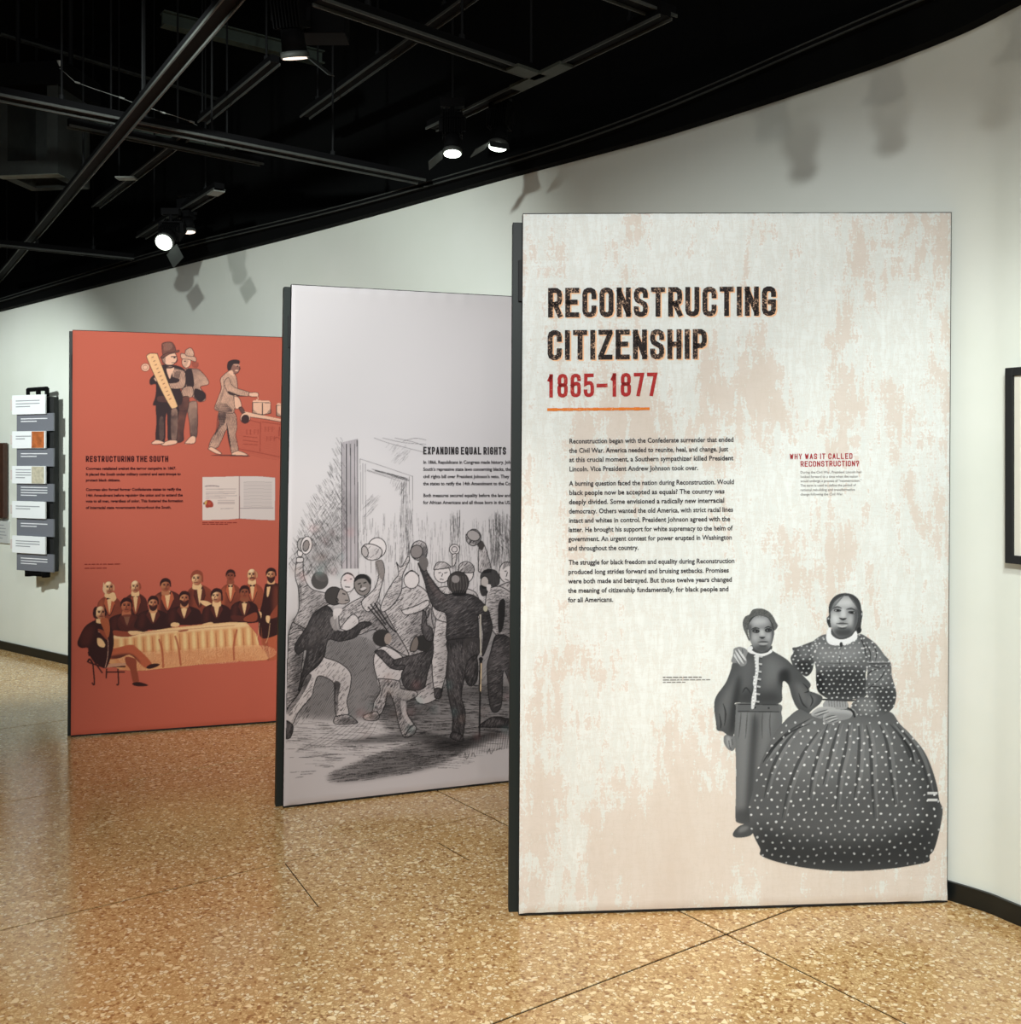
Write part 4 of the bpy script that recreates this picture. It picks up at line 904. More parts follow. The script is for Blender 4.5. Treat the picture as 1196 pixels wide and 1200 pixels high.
# ---------------------------------------------------------------- lettering
O_ = [(0,.16),(.1,.05),(.35,0),(.65,0),(.9,.05),(1,.16),(1,.84),(.9,.95),(.65,1),(.35,1),(.1,.95),(0,.84),(0,.16)]
GL = {
 'O': [O_], 'Q': [O_, [(.5,.25),(1,-.08)]],
 'C': [[(1,.73),(1,.84),(.9,.95),(.65,1),(.35,1),(.1,.95),(0,.84),(0,.16),(.1,.05),(.35,0),(.65,0),(.9,.05),(1,.16),(1,.27)]],
 'G': [[(1,.77),(1,.84),(.9,.95),(.65,1),(.35,1),(.1,.95),(0,.84),(0,.16),(.1,.05),(.35,0),(.65,0),(.9,.05),(1,.16),(1,.47),(.62,.47)]],
 'D': [[(0,0),(0,1),(.6,1),(.9,.94),(1,.82),(1,.18),(.9,.06),(.6,0),(0,0)]],
 'S': [[(1,.77),(1,.84),(.9,.95),(.65,1),(.35,1),(.1,.95),(0,.84),(0,.7),(.12,.58),(.88,.42),(1,.3),(1,.16),(.9,.05),(.65,0),(.35,0),(.1,.05),(0,.16),(0,.23)]],
 'U': [[(0,1),(0,.16),(.1,.05),(.35,0),(.65,0),(.9,.05),(1,.16),(1,1)]],
 'P': [[(0,0),(0,1),(.65,1),(.92,.93),(1,.8),(1,.62),(.92,.5),(.65,.43),(0,.43)]],
 'R': [[(0,0),(0,1),(.65,1),(.92,.93),(1,.8),(1,.62),(.92,.5),(.65,.43),(0,.43)], [(.5,.43),(1,0)]],
 'E': [[(1,1),(0,1),(0,0),(1,0)], [(0,.52),(.82,.52)]], 'L': [[(0,1),(0,0),(1,0)]],
 'H': [[(0,0),(0,1)], [(1,0),(1,1)], [(0,.5),(1,.5)]], 'I': [[(.5,0),(.5,1)]], 'T': [[(0,1),(1,1)], [(.5,0),(.5,.9)]],
 'N': [[(0,0),(0,1)], [(.02,.93),(.98,.07)], [(1,0),(1,1)]], 'Z': [[(0,1),(1,1)], [(.97,.93),(.03,.07)], [(0,0),(1,0)]], 'A': [[(0,0),(.46,.98)], [(1,0),(.54,.98)], [(.2,.28),(.8,.28)]],
 'W': [[(0,1),(.25,.04)], [(.25,.04),(.5,.8)], [(.5,.8),(.75,.04)], [(.75,.04),(1,1)]], 'X': [[(0,0),(1,1)], [(0,1),(1,0)]], 'Y': [[(0,1),(.5,.45),(1,1)], [(.5,.45),(.5,0)]],
 '?': [[(0,.7),(0,.86),(.1,.95),(.35,1),(.65,1),(.9,.95),(1,.84),(1,.66),(.9,.55),(.5,.42),(.5,.26)], [(.5,.1),(.5,-.02)]],
 '1': [[(.6,0),(.6,1)], [(.2,.8),(.55,.96)]], '7': [[(0,1),(1,1),(.4,0)]], '-': [[(-.05,.48),(1.05,.48)]],
 '5': [[(.95,1),(.05,1),(.0,.55),(.35,.62),(.7,.62),(.92,.55),(1,.42),(1,.16),(.9,.05),(.65,0),(.35,0),(.1,.05),(0,.16),(0,.2)]],
 '6': [[(1,.81),(1,.84),(.9,.95),(.65,1),(.35,1),(.1,.95),(0,.84),(0,.16),(.1,.05),(.35,0),(.65,0),(.9,.05),(1,.16),(1,.44),(.9,.56),(.65,.6),(.3,.58),(0,.5)]],
 '8': [[(.2,.53),(.03,.64),(.03,.86),(.15,.96),(.4,1),(.6,1),(.85,.96),(.97,.86),(.97,.64),(.8,.53),(.2,.53),(0,.42),(0,.16),(.1,.05),(.35,0),(.65,0),(.9,.05),(1,.16),(1,.42),(.8,.53)]]}
def ribbon2d(p, h):
    """mitred outline strip of a polyline, half width h (2d)"""
    p = [np.array(a, float) for a in p]; n = len(p); closed = np.allclose(p[0], p[-1]); L, R = [], []
    if not closed:
        e0 = p[0]-p[1]; e1 = p[-1]-p[-2]; p[0] = p[0]+e0/np.linalg.norm(e0)*h; p[-1] = p[-1]+e1/np.linalg.norm(e1)*h
    for i in range(n):
        if closed: a, b, c = p[(i-1) % (n-1)], p[i], p[(i+1) % (n-1) if i < n-1 else 1]
        else: a, b, c = p[max(i-1, 0)], p[i], p[min(i+1, n-1)]
        d0 = b-a; d1 = c-b
        if np.linalg.norm(d0) < 1e-9: d0 = d1
        if np.linalg.norm(d1) < 1e-9: d1 = d0
        d0 = d0/np.linalg.norm(d0); d1 = d1/np.linalg.norm(d1)
        n0 = np.array([-d0[1], d0[0]]); n1 = np.array([-d1[1], d1[0]]); m = n0+n1; k = np.linalg.norm(m)
        m = n0 if k < .3 else m/k*min(1/max(k/2, .3), 1.7)
        L.append(b+m*h); R.append(b-m*h)
    return L, R
def strokes(text, x0, y0, x1, cap, weight, wr=1.0, gap=None, ybase1=None, spc=.55):
    """stroke lettering in photo pixels: left x0, baseline y0 (y at the right end ybase1), right x1, cap height"""
    t = weight*cap; narrow = {'I': 0.0, '1': .62, ' ': spc}
    ws = [narrow.get(ch, 1.0)+(.28 if ch == 'W' else 0) for ch in text]
    gp = .34 if gap is None else gap                               # gaps, in letter widths
    tot = sum(ws)+gp*(len(text)-1); solid = len([c for c in text if c != ' '])*t
    u = (x1-x0-solid)/tot
    v, f = [], []; x = x0
    for ch, w in zip(text, ws):
        if ch == ' ': x += w*u+gp*u; continue
        for pl in GL[ch]:
            pts = [(x+t/2+(px if ch != 'I' else 0)*w*u, t/2+py*(cap-t)) for px, py in pl]
            L, R = ribbon2d(pts, t/2); k = len(v)
            for a, b in zip(L, R): v += [a, b]
            f += [(k+2*i, k+2*i+1, k+2*i+3, k+2*i+2) for i in range(len(L)-1)]
        x += w*u+t+gp*u
    y1 = y0 if ybase1 is None else ybase1
    return [(a[0], y0+(y1-y0)*(a[0]-x0)/(x1-x0)-a[1]) for a in v], f
def font_mesh(text, bold=.012):
    c = bpy.data.curves.new('text', 'FONT'); c.body = text; c.size = 1; c.offset = bold; c.resolution_u = 2
    o = bpy.data.objects.new('text', c); COL.objects.link(o)
    bpy.context.view_layer.update()
    me = o.evaluated_get(bpy.context.evaluated_depsgraph_get()).to_mesh()
    n = len(me.vertices); co = np.empty(n*3, np.float32); me.vertices.foreach_get('co', co); co = co.reshape(-1, 3)[:, :2].copy()
    fs = [tuple(p.vertices) for p in me.polygons]
    o.to_mesh_clear(); bpy.data.objects.remove(o); bpy.data.curves.remove(c)
    return co, fs
def font_px(text, x0, y0, x1, size, slope=0, bold=.012):
    """built-in font set between photo columns x0..x1 on baseline y0; size = cap height in pixels"""
    co, fs = font_mesh(text, bold); k = (x1-x0)/co[:, 0].max(); ky = size/.70
    return [(x0+a*k, y0+slope*a*k-b*ky) for a, b in co], fs

# ---------------------------------------------------------------- exhibit panels
class Panel:
    def __init__(s, bl, br, tl, tr, label, fabric, width=None, post=.03, posttop=.02):
        """bl, br: floor contacts seen at the lower fabric corners; tl, tr: its upper corners (photo pixels)"""
        a, b = at_z(*bl, .012), at_z(*br, .012)
        s.o = Vector((a.x, a.y, 0)); d = Vector((b.x-a.x, b.y-a.y, 0)); s.len = d.length; s.u = d.normalized(); s.n = Vector((s.u.y, -s.u.x, 0))
        s.root = empty('exhibit_panel', s.o, math.atan2(s.u.y, s.u.x)); tag(s.root, label, 'exhibit panel', 'printed exhibit panels standing out from the curved wall')
        W = width or s.len
        q = s.local(np.array([bl, br, tl, tr], float)); (x0, z0), (x1, z1), (x2, z2), (x3, z3) = q
        if width:                                                    # the part behind the next panel
            k = width/s.len; x1 = x0+(x1-x0)*k; z1 = z0+(z1-z0)*k; x3 = x2+(x3-x2)*k; z3 = z2+(z3-z2)*k
        s.c = (x0, z0, x1, z1, x2, z2, x3, z3)
        # fabric face: a grid whose rim turns back round the frame, with gathers in the lower corners
        nu, nv = 90, 140; v = []; f = []
        for j in range(nv+1):
            for i in range(nu+1):
                a, b = i/nu, j/nv
                xa = x0+(x1-x0)*a; za = z0+(z1-z0)*a; xb = x2+(x3-x2)*a; zb = z2+(z3-z2)*a
                x, z = xa+(xb-xa)*b, za+(zb-za)*b
                e = min(a*W, (1-a)*W, b*2.3, (1-b)*2.3); y = .006*max(0, 1-e/.006)**2
                cor = max(0, 1-a*W/.10)*max(0, 1-b*2.3/.34)
                y -= .004*cor*(1+math.sin(z*210+x*60))
                cor2 = max(0, 1-(1-a)*W/.35)*max(0, 1-b*2.3/.13); y -= .003*cor2*(1+math.sin((z*60+x*55)))
                cor3 = max(0, 1-(1-b)*2.3/.07); y -= .0016*cor3*(1+math.sin(x*70))*(1 if .2 < a < .75 else .2)
                v.append((x, y, z))
        for j in range(nv):
            for i in range(nu): k = j*(nu+1)+i; f.append((k, k+1, k+nu+2, k+nu+1))
        m = MB(); m.v = v; m.f = f; s.fabric = m.build('fabric_print', fabric, s.root, True)
        for p in s.fabric.data.polygons: p.use_smooth = True
        def prism(pts, y0, y1, name, mt):
            m = MB(); n = len(pts); m.add([(x, y0, z) for x, z in pts]+[(x, y1, z) for x, z in pts], [tuple(range(n)), tuple(range(2*n-1, n-1, -1))]+[(i, n+i, n+(i+1) % n, (i+1) % n) for i in range(n)])
            return m.build(name, mt, s.root, bevel=.0015)
        e = .0035
        prism([(x0-.001, .004), (x1+e, .004), (x3+e, z3+e), (x2-.001, z2+e)], .0065, .040, 'frame', M_black)
        prism([(x0-post, .0), (x0+.03, .0), (x2+.03, z2-posttop), (x2-post, z2-posttop)], .042, .085, 'side_post', M_post)
        zz = z2-posttop
        prism([(x2-post*.45, zz-.27), (x2+.004, zz-.27), (x2+.004, zz-.13), (x2-post*.45, zz-.13)], .030, .0415, 'hinge_plate', M_black)
        prism([(x0+.2, 0), (x0+.26, 0), (x0+.26, .02), (x0+.2, .02)], .0405, .3, 'foot', M_black); prism([(x1-.26, 0), (x1-.2, 0), (x1-.2, .02), (x1-.26, .02)], .0405, .3, 'foot', M_black)
    def local(s, px, off=0.0):
        """pixels -> (x, z) where their rays meet the panel's own plane"""
        px = np.asarray(px, float).reshape(-1, 2)
        dx = (px[:, 0]-CX)/F; dz = (HY-px[:, 1])/F
        n = np.array([s.n.x, s.n.y]); o = np.array([s.o.x, s.o.y])+n*(off)
        t = (o@n)/(dx*n[0]+n[1]); X, Y, Z = dx*t, t, EYE+dz*t
        return np.stack([(X-s.o.x)*s.u.x+(Y-s.o.y)*s.u.y, Z], 1)
    def flat(s, name, px, faces, off, material, label=None):
        q = s.local(px, off); m = MB(); m.v = [(a, -off, b) for a, b in q]; m.f = faces
        o = m.build(name, material, s.root)
        if label: o['label'] = label
        return o
    def picture(s, name, sheet, material, off=.0008, label=None):
        C, A = sheet.colours(); h, w = A.shape; st = 2/sheet.S
        gx, gy = np.meshgrid(sheet.x0+(np.arange(w)+.5)*st, sheet.y0+(np.arange(h)+.5)*st)
        q = s.local(np.stack([gx.ravel(), gy.ravel()], 1), off)
        zz = q[:, 1]/2.3; inside = (q[:, 0] > s.c[0]+(s.c[4]-s.c[0])*zz+.004) & (q[:, 0] < s.c[2]+(s.c[6]-s.c[2])*zz-.004); keep = A > .012; ok = inside.reshape(h, w); cell = (keep[:-1, :-1] | keep[1:, :-1] | keep[:-1, 1:] | keep[1:, 1:]) & ok[:-1, :-1] & ok[:-1, 1:] & ok[1:, :-1] & ok[1:, 1:]
        idx = np.arange(h*w).reshape(h, w); a = idx[:-1, :-1][cell]; b = idx[:-1, 1:][cell]; c = idx[1:, 1:][cell]; d = idx[1:, :-1][cell]
        faces = np.stack([d, c, b, a], 1); used, inv = np.unique(faces, return_inverse=True); faces = inv.reshape(-1, 4).astype(np.int32)
        co = np.stack([q[used, 0], np.full(len(used), -off), q[used, 1]], 1).astype(np.float32)
        me = bpy.data.meshes.new(name); me.vertices.add(len(co)); me.vertices.foreach_set('co', co.ravel())
        me.loops.add(faces.size); me.loops.foreach_set('vertex_index', faces.ravel())
        me.polygons.add(len(faces)); me.polygons.foreach_set('loop_start', np.arange(0, faces.size, 4, dtype=np.int32)); me.polygons.foreach_set('loop_total', np.full(len(faces), 4, np.int32))
        me.update(calc_edges=True)
        cc = np.clip(C.reshape(-1, 3)[used], 0, 1); cl = np.where(cc <= .04045, cc/12.92, ((cc+.055)/1.055)**2.4)
        att = me.color_attributes.new('Print', 'FLOAT_COLOR', 'POINT'); att.data.foreach_set('color', np.concatenate([cl, A.reshape(-1, 1)[used]], 1).astype(np.float32).ravel())
        me.materials.append(material); o = bpy.data.objects.new(name, me); COL.objects.link(o); o.parent = s.root
        if label: o['label'] = label
        return o
def quad_px(x0, y0, x1, y1, w):
    return [(x0, y0-w/2), (x1, y1-w/2), (x1, y1+w/2), (x0, y0+w/2)], [(3, 2, 1, 0)]
def merge(parts):
    v, f = [], []
    for a, b in parts:
        k = len(v); v += [tuple(p) for p in a]; f += [tuple(i+k for i in q) for q in b]
    return v, f
def dashes(x0, x1, y, w, seed, slope=0):
    """print too small to read: word-long dashes"""
    r = random.Random(seed); out = []; x = x0
    while x < x1:
        l = min(r.uniform(2.2, 7.5), x1-x); out.append(quad_px(x, y+slope*(x-x0), x+l, y+slope*(x+l-x0), w)); x += l+1.1
    return out

F1 = fabric_mat('cream and peach weathered print', ground_cream); F1p = fabric_mat('portrait print on cream', ground_cream, True)
g2 = ground_plain((190, 183, 185)); F2 = fabric_mat('pale mauve grey print', g2); F2p = fabric_mat('engraving print on mauve', g2, True)
g3 = ground_plain((200, 100, 80)); F3 = fabric_mat('brick red print', g3); F3p = fabric_mat('figure print on red', g3, True)
INKM = worn_ink('worn black title ink', (42, 36, 36), (216, 178, 150), .62); INKR = worn_ink('worn red title ink', (166, 46, 46), (214, 130, 112), .4)
PLAIN = mat('black print ink', (54, 50, 52), .8, spec=.2); REDI = mat('dark red print ink', (160, 44, 48), .8, spec=.2); GREYI = mat('grey print ink', (124, 120, 118), .8, spec=.2)
PEACH = mat('peach title shadow ink', (240, 192, 152), .8, spec=.2); ORNG = worn_ink('worn orange ink', (222, 122, 46), (226, 190, 160), .55)
DKR = mat('dark ink on red', (66, 26, 30), .8, spec=.2); MIDR = mat('maroon ink on red', (140, 50, 42), .8, spec=.2)

P1 = Panel((608, 1071), (1110, 1055.5), (613, 250.5), (1115, 249), 'nearest tall cream exhibit panel titled Reconstructing Citizenship, woman and boy printed on it', F1, post=.032)
P2 = Panel((332, 945), (600, 914.5), (342, 333.5), (600, 347.5), 'middle tall pale grey exhibit panel titled Expanding Equal Rights with cheering crowd engraving', F2, width=1.13, post=.028, posttop=.004)
P3 = Panel((83, 862), (328.5, 844.5), (85, 387), (332, 395.5), 'farthest brick red exhibit panel titled Restructuring the South, leftmost of the three', F3, width=1.22, post=.022, posttop=.0)

# panel 1: title, dates, rule, story, side note, caption, portrait
def both(panel, name, vf, mat_, shadow=None, dx=1.3, dy=1.3, label=None):
    v, f = vf
    if shadow is not None: panel.flat(name+'_shadow', [(x+dx, y+dy) for x, y in v], f, .0012, shadow)
    return panel.flat(name, v, f, .0018, mat_, label)
both(P1, 'title_lettering', strokes('RECONSTRUCTING', 642, 372, 909, 34.5, .168, ybase1=370), INKM, PEACH, 1.6, 1.3, 'first title line in worn black capitals')
both(P1, 'title_lettering', strokes('CITIZENSHIP', 641.5, 422, 828, 35, .168, ybase1=420.5), INKM, PEACH, 1.6, 1.3, 'second title line in worn black capitals')
both(P1, 'date_lettering', strokes('1865-1877', 640.5, 466, 770, 27.5, .155, gap=.42, ybase1=464), INKR, None, label='worn red dates')
P1.flat('orange_rule', *merge([quad_px(641+i*6, 480-.009*i*6, 641+(i+1)*6, 480-.009*(i+1)*6, 3.2+.5*math.sin(i*2.3)) for i in range(20)]), .0018, ORNG, 'orange underline')
S = 4.983
body = [("Reconstruction began with the Confederate surrender that ended", 133, 1092, 85), ("the Civil War. America needed to reunite, heal, and change. Just", 133, 1062, 140), ("at this crucial moment, a Southern sympathizer killed President", 133, 1092, 193), ("Lincoln. Vice President Andrew Johnson took over.", 133, 886, 248),
 ("A burning question faced the nation during Reconstruction. Would", 133, 1095, 332), ("black people now be accepted as equals? The country was", 133, 1040, 386), ("deeply divided. Some envisioned a radically new interracial", 131, 1038, 440), ("democracy. Others wanted the old America, with strict racial lines", 131, 1090, 494), ("intact and whites in control. President Johnson agreed with the", 131, 1073, 548), ("latter. He brought his support for white supremacy to the helm of", 129, 1088, 602), ("government. An urgent contest for power erupted in Washington", 129, 1083, 656), ("and throughout the country.", 129, 538, 710),
 ("The struggle for black freedom and equality during Reconstruction", 130, 1098, 793), ("produced long strides forward and bruising setbacks. Promises", 128, 1065, 848), ("were both made and betrayed. But those twelve years changed", 128, 1083, 902), ("the meaning of citizenship fundamentally, for black people and", 127, 1063, 957), ("for all Americans.", 127, 390, 1012)]
for i0, i1 in ((0, 4), (4, 12), (12, 17)): P1.flat('story_paragraph', *merge([font_px(t, 640+a/S, 500+(y+13)/S, 640+b/S, 5.6, -.0104, .022) for t, a, b, y in body[i0:i1]]), .0018, PLAIN)
P1.flat('note_heading', *merge([strokes('WHY WAS IT CALLED', 890+175/S, 500+191/S, 890+541/S, 6.6, .17, gap=.5, ybase1=500+188/S, spc=.4), strokes('RECONSTRUCTION?', 890+238/S, 500+234/S, 890+580/S, 6.6, .17, gap=.4, ybase1=500+231/S)]), .0018, REDI, 'dark red side heading')
note = [("During the Civil War, President Lincoln had", 593, 266), ("looked forward to a time when the nation", 573, 292), ("would undergo a process of \"reconstruction.\"", 593, 317), ("The term is used to define the period of", 562, 343), ("national rebuilding and transformative", 556, 369), ("change following the Civil War.", 487, 395)]
P1.flat('note_text', *merge([font_px(t, 890+237/S, 500+(y+7)/S, 890+b/S, 2.9, -.006, .012) for t, b, y in note]), .0018, GREYI, 'small grey side note')
P1.flat('caption_text', *merge(dashes(776.5, 822, 793.8, 1.3, 1, -.005)+dashes(776.5, 832, 796.8, 1.1, 2, -.005)+dashes(776.5, 803, 799.6, 1.0, 3, -.005)), .0018, GREYI)
P1.picture('printed_portrait', paint_portrait(), F1p, label='black and white picture of a seated woman in a dotted dress with a boy standing beside her')

# panel 2
T = 3.75; X2 = lambda a: 320+a/T; Y2 = lambda b: 320+b/T
both(P2, 'title_lettering', strokes('EXPANDING EQUAL RIGHTS', X2(659), Y2(797), X2(1023), 8.9, .19, gap=.42, ybase1=Y2(798), spc=.25), PLAIN)
b2 = [("In 1866, Republicans in Congress made history. Johnson", 831), ("South's repressive state laws concerning blacks, they", 862), ("civil rights bill over President Johnson's veto. They", 894), ("the states to ratify the 14th Amendment to the Constitu", 925), ("Both measures secured equality before the law and citi", 977), ("for African Americans and all those born in the US.", 1008)]
ref = font_mesh(b2[-1][0])[0][:, 0].max(); kk = (X2(1043)-X2(659))/ref
ls = []
for t, y in b2:
    w = font_mesh(t)[0][:, 0].max()*kk; ls.append(font_px(t, X2(659), Y2(y+7), X2(659)+w, 3.9, .0, .028))
for q in (ls[:4], ls[4:]): P2.flat('story_paragraph', *merge(q), .0018, PLAIN)
P2.picture('printed_engraving', paint_engraving(), F2p, label='black line engraving of a cheering crowd waving hats')

# panel 3
U = 8.543; X3 = lambda a: 90+a/U; Y3 = lambda b: 525+b/U
both(P3, 'title_lettering', strokes('RESTRUCTURING THE SOUTH', X3(90), Y3(139), X3(915), 7.0, .2, gap=.4, ybase1=Y3(139), spc=.25), DKR)
b3 = [("Congress retaliated against the terror campaign in 1867.", 993, 207), ("It placed the South under military control and sent troops to", 1040, 264), ("protect black citizens.", 435, 323), ("Congress also forced former Confederate states to ratify the", 1043, 417), ("14th Amendment before rejoining the union and to extend the", 1060, 475), ("vote to all men, regardless of color. This fostered the formation", 1062, 533), ("of interracial state governments throughout the South.", 945, 598)]
for q in (b3[:3], b3[3:]): P3.flat('story_paragraph', *merge([font_px(t, X3(90), Y3(y+12), X3(b), 3.1, -.004, .04) for t, b, y in q]), .0018, DKR)
P3.flat('caption_text', *merge(dashes(99, 142, 661.3, 1.0, 4, -.01)+dashes(99, 125, 666, 1.0, 5, -.01)), .0018, MIDR)
P3.flat('caption_text', *merge(dashes(237, 278, 612.5, .9, 6, 0)+dashes(237, 268, 614.3, .8, 7, 0)), .0018, MIDR)
P3.picture('printed_cartoon', paint_voters(), F3p, label='peach and black drawing of voters at a ballot box')
P3.picture('printed_document', paint_document(), F3p, label='open document with a red wax seal')
P3.picture('printed_group_portrait', paint_meeting(), F3p, label='sepia drawing of men gathered round a cloth covered table')

# ---------------------------------------------------------------- things on the wall
def wall_at(px):
    """index and point of the wall seen at a pixel column"""
    for i in range(len(WALL)-1):
        a, b = WALL[i], WALL[i+1]
        if a.y < .5 or b.y < .5: continue
        pa, pb = CX+F*a.x/a.y, CX+F*b.x/b.y
        if pa <= px <= pb: k = (px-pa)/(pb-pa); return i, a.lerp(b, k)
    raise ValueError(px)
def wall_frame(px, side=1):
    """location, rotation so that local +x runs right along the wall and -y faces the room"""
    i, p = wall_at(px); d = (WALL[i+1]-WALL[i]).normalized(); return p, math.atan2(d.y, d.x)
def zat(py, y): return EYE+(HY-py)*y/F
# right: black framed picture, cut by the edge of the photo
p, rz = wall_frame(1187); z0, z1 = zat(659, p.y), zat(432, p.y)
fr = empty('framed_picture', (p.x, p.y, z0), rz); tag(fr, 'black framed picture with cream mount on the white wall at the right edge', 'picture')
Hh = z1-z0; Wd = .52; t = .027
m = MB()
for a, b in (((0, -.045, 0), (t, -.016, Hh)), ((Wd-t, -.045, 0), (Wd, -.016, Hh)), ((t, -.045, 0), (Wd-t, -.016, t)), ((t, -.045, Hh-t), (Wd-t, -.016, Hh))): m.box(a, b)
m.build('frame', M_black, fr, bevel=.002); MB().box((t, -.034, t), (Wd-t, -.018, Hh-t)).build('mount', M_mount, fr); MB().box((.12, -.036, .12), (Wd-.12, -.0345, Hh-.12)).build('picture_print', mat('grey picture print', (150, 146, 138), .6, vary=.5, bscale=8), fr)
MB().box((.05, -.0155, .05), (Wd-.05, .012, Hh-.05)).build('backing', M_black, fr)
# left: wooden framed picture and its placard
p, rz = wall_frame(11); z0, z1 = zat(607, p.y), zat(519, p.y); Hh = z1-z0
fr = empty('framed_picture', (p.x, p.y, z0), rz); tag(fr, 'dark brown wooden framed picture at the left edge, above a small placard', 'picture')
m = MB(); t = .10
for a, b in (((-.75, -.05, 0), (-.75+t, -.012, Hh)), ((-t, -.05, 0), (0, -.012, Hh)), ((-.75+t, -.05, 0), (-t, -.012, t)), ((-.75+t, -.05, Hh-t), (-t, -.012, Hh))): m.box(a, b)
m.build('frame', M_wood, fr, bevel=.006); m = MB(); t2 = .13
for a, b in (((-t2, -.043, t), (-t, -.014, Hh-t)), ((-.75+t, -.043, t), (-.75+t2, -.014, Hh-t)), ((-.75+t2, -.043, t), (-t2, -.014, t2)), ((-.75+t2, -.043, Hh-t2), (-t2, -.014, Hh-t))): m.box(a, b)
m.build('inner_moulding', M_redwood, fr); MB().box((-.75+t2, -.030, t2), (-t2, -.013, Hh-t2)).build('picture_print', mat('brown painting', (150, 96, 62), .5, vary=.6, bscale=6), fr)
MB().box((-.7, -.0125, .05), (-.05, .012, Hh-.05)).build('backing', M_black, fr)
p, rz = wall_frame(12); z0, z1 = zat(637, p.y), zat(611, p.y)
pl = empty('wall_placard', (p.x, p.y, z0), rz); tag(pl, 'small pale grey placard with grey text under the brown framed picture', 'placard')
MB().box((-.3, -.016, 0), (0, .01, z1-z0)).build('board', M_plaq, pl, bevel=.002)
m = MB()
for i, l in enumerate((.2, .23, .22, .24, .18)): m.box((-.27, -.0168, .14-i*.026), (-.27+l, -.0162, .147-i*.026))
m.build('text_lines', M_ink, pl)
# flip card rack
p = at_y(17, 0, 7.9); d = Vector((.9, -.435, 0)).normalized()
zt = zat(463, 7.88); cards = [(463.5, 486), (485, 505.5), (505.5, 525.5), (525.5, 546.5), (546, 566.5), (566.5, 587), (587, 606.8), (607, 627.5), (627.5, 647.5), (647.5, 668)]
rk = empty('flip_card_rack', (p.x, p.y, zat(675, 7.88)), math.atan2(d.y, d.x)); tag(rk, 'black wall rack of ten overlapping white and grey flip cards left of the red panel', 'card rack')
zb = rk.location.z; ppm = F*(d.x*p.y-p.x*d.y)/p.y**2
wd = 39.5/ppm
MB().box((wd*.45, .02, zat(668, 7.88)-zb), (wd*1.06, .07, zat(466, 7.88)-zb)).build('spine', M_black, rk, bevel=.003)
MB().box((wd*.5, .07, .2), (wd*.7, .13, 1.16)).build('wall_bracket', M_black, rk)
m = MB(); zc = zat(464, 7.88)-zb; m.tube((wd*.33, .02, zc-.01), (wd*.33, .02, zc+.05), .014); m.tube((wd*.33, .02, zc+.045), (wd*.85, .03, zc+.05), .016); m.tube((wd*.6, .03, zc-.01), (wd*.6, .03, zc+.05), .018); m.tube((wd*.85, .03, zc-.01), (wd*.85, .03, zc+.055), .016); m.build('top_clamp', M_track, rk, True)
m = MB(); m.tube((wd*.33, .03, .0), (wd*.33, .03, .06), .03, .03); m.box((wd*.33, .01, 0.005), (wd*.82, .05, .045)); m.tube((wd*.82, .03, .0), (wd*.82, .03, .06), .03, .03); m.build('bottom_clamp', M_track, rk, True)
random.seed(4)
for i, (a, b) in enumerate(cards):
    grey = i % 2; y = -.004 if grey else -.022; x0 = 3/ppm if grey else 0; w = (42 if grey else 38)/ppm
    za, zb_ = zat(b, 7.88)-zb, zat(a, 7.88)-zb
    c = MB().box((x0, y, za), (x0+w, y+.013, zb_)).build('flip_card', M_grey if grey else M_card, rk, bevel=.0015); c['label'] = 'slate grey flip card' if grey else 'white flip card'
    m = MB(); short = i in (2, 4); L = .46 if short else .72
    nl = (3, 2, 2, 2, 4, 4, 2, 2, 3, 3)[i]
    for j in range(nl):
        zz = za+(zb_-za)*(.68-j*.15) if nl < 4 else za+(zb_-za)*(.76-j*.15); l = w*L*(1 if j < nl-1 else .6)
        m.box((x0+w*.12, y-.0012, zz), (x0+w*.12+l, y-.0004, zz+.007))
    m.build('text_lines', M_white if grey else M_ink, c)
    if i == 2: MB().box((x0+w*.6, y-.0016, za+.003), (x0+w*.97, y-.0004, zb_-.003)).build('card_photo', mat('orange brown photo', (176, 96, 48), .5, vary=.9, bscale=26), c)
    if i == 4: MB().box((x0+w*.6, y-.0016, za+.003), (x0+w*.97, y-.0004, zb_-.003)).build('card_photo', mat('beige photo', (190, 182, 160), .5, vary=.5, bscale=40), c)
    if not grey: MB().box((x0-.022, y+.004, za+.03), (x0, y+.010, zb_-.03)).build('index_tab', mat('pale index tab', (204, 190, 186), .6), c)

# ---------------------------------------------------------------- lighting tracks under the black ceiling
def track(a, b, z, label, w=.05, rods=(), zb=None, plate=None, grp='black lighting tracks under the ceiling'):
    p, q = at_z(*a, z), at_z(*b, zb or z); d = (q-p).normalized(); s_ = d.cross(Vector((0, 0, 1))).normalized()
    r = empty('track_rail', p); tag(r, label, 'track rail', grp); P_ = -Vector(p)
    up = Vector((0, 0, .02))
    m = MB(); m.m = Matrix.Translation(P_); m.beam(p+up, q+up, w*.8, .03); m.build('housing', M_track, r)
    for k in (-1, 1): m = MB(); m.m = Matrix.Translation(P_); m.beam(p+s_*k*w*.46, q+s_*k*w*.46, w*.10, .010); m.build('flange', M_flange, r)
    for k in rods:
        c = p.lerp(q, k); m = MB(); m.m = Matrix.Translation(P_); m.tube(c+Vector((0, 0, .034)), (c.x, c.y, 4.72), .005, n=8); m.tube(c+Vector((0, 0, .03)), c+Vector((0, 0, .06)), .012, n=8); m.build('hanger_rod', M_rod, r)
    return r, p, q, d, s_
track((-6, 332), (284, -14), 2.92, 'longest black track crossing the ceiling diagonally from the left edge to the top', .058, (.12, .35, .6, .8))
track((-8, 113), (494, 213), 2.97, 'black double track running from the left edge right to the curved track', .085, (.13, .3, .45, .75), zb=2.93)
track((80, 148), (307, 193), 3.02, 'short thin track just below the long double track', .04, (.2, .8))
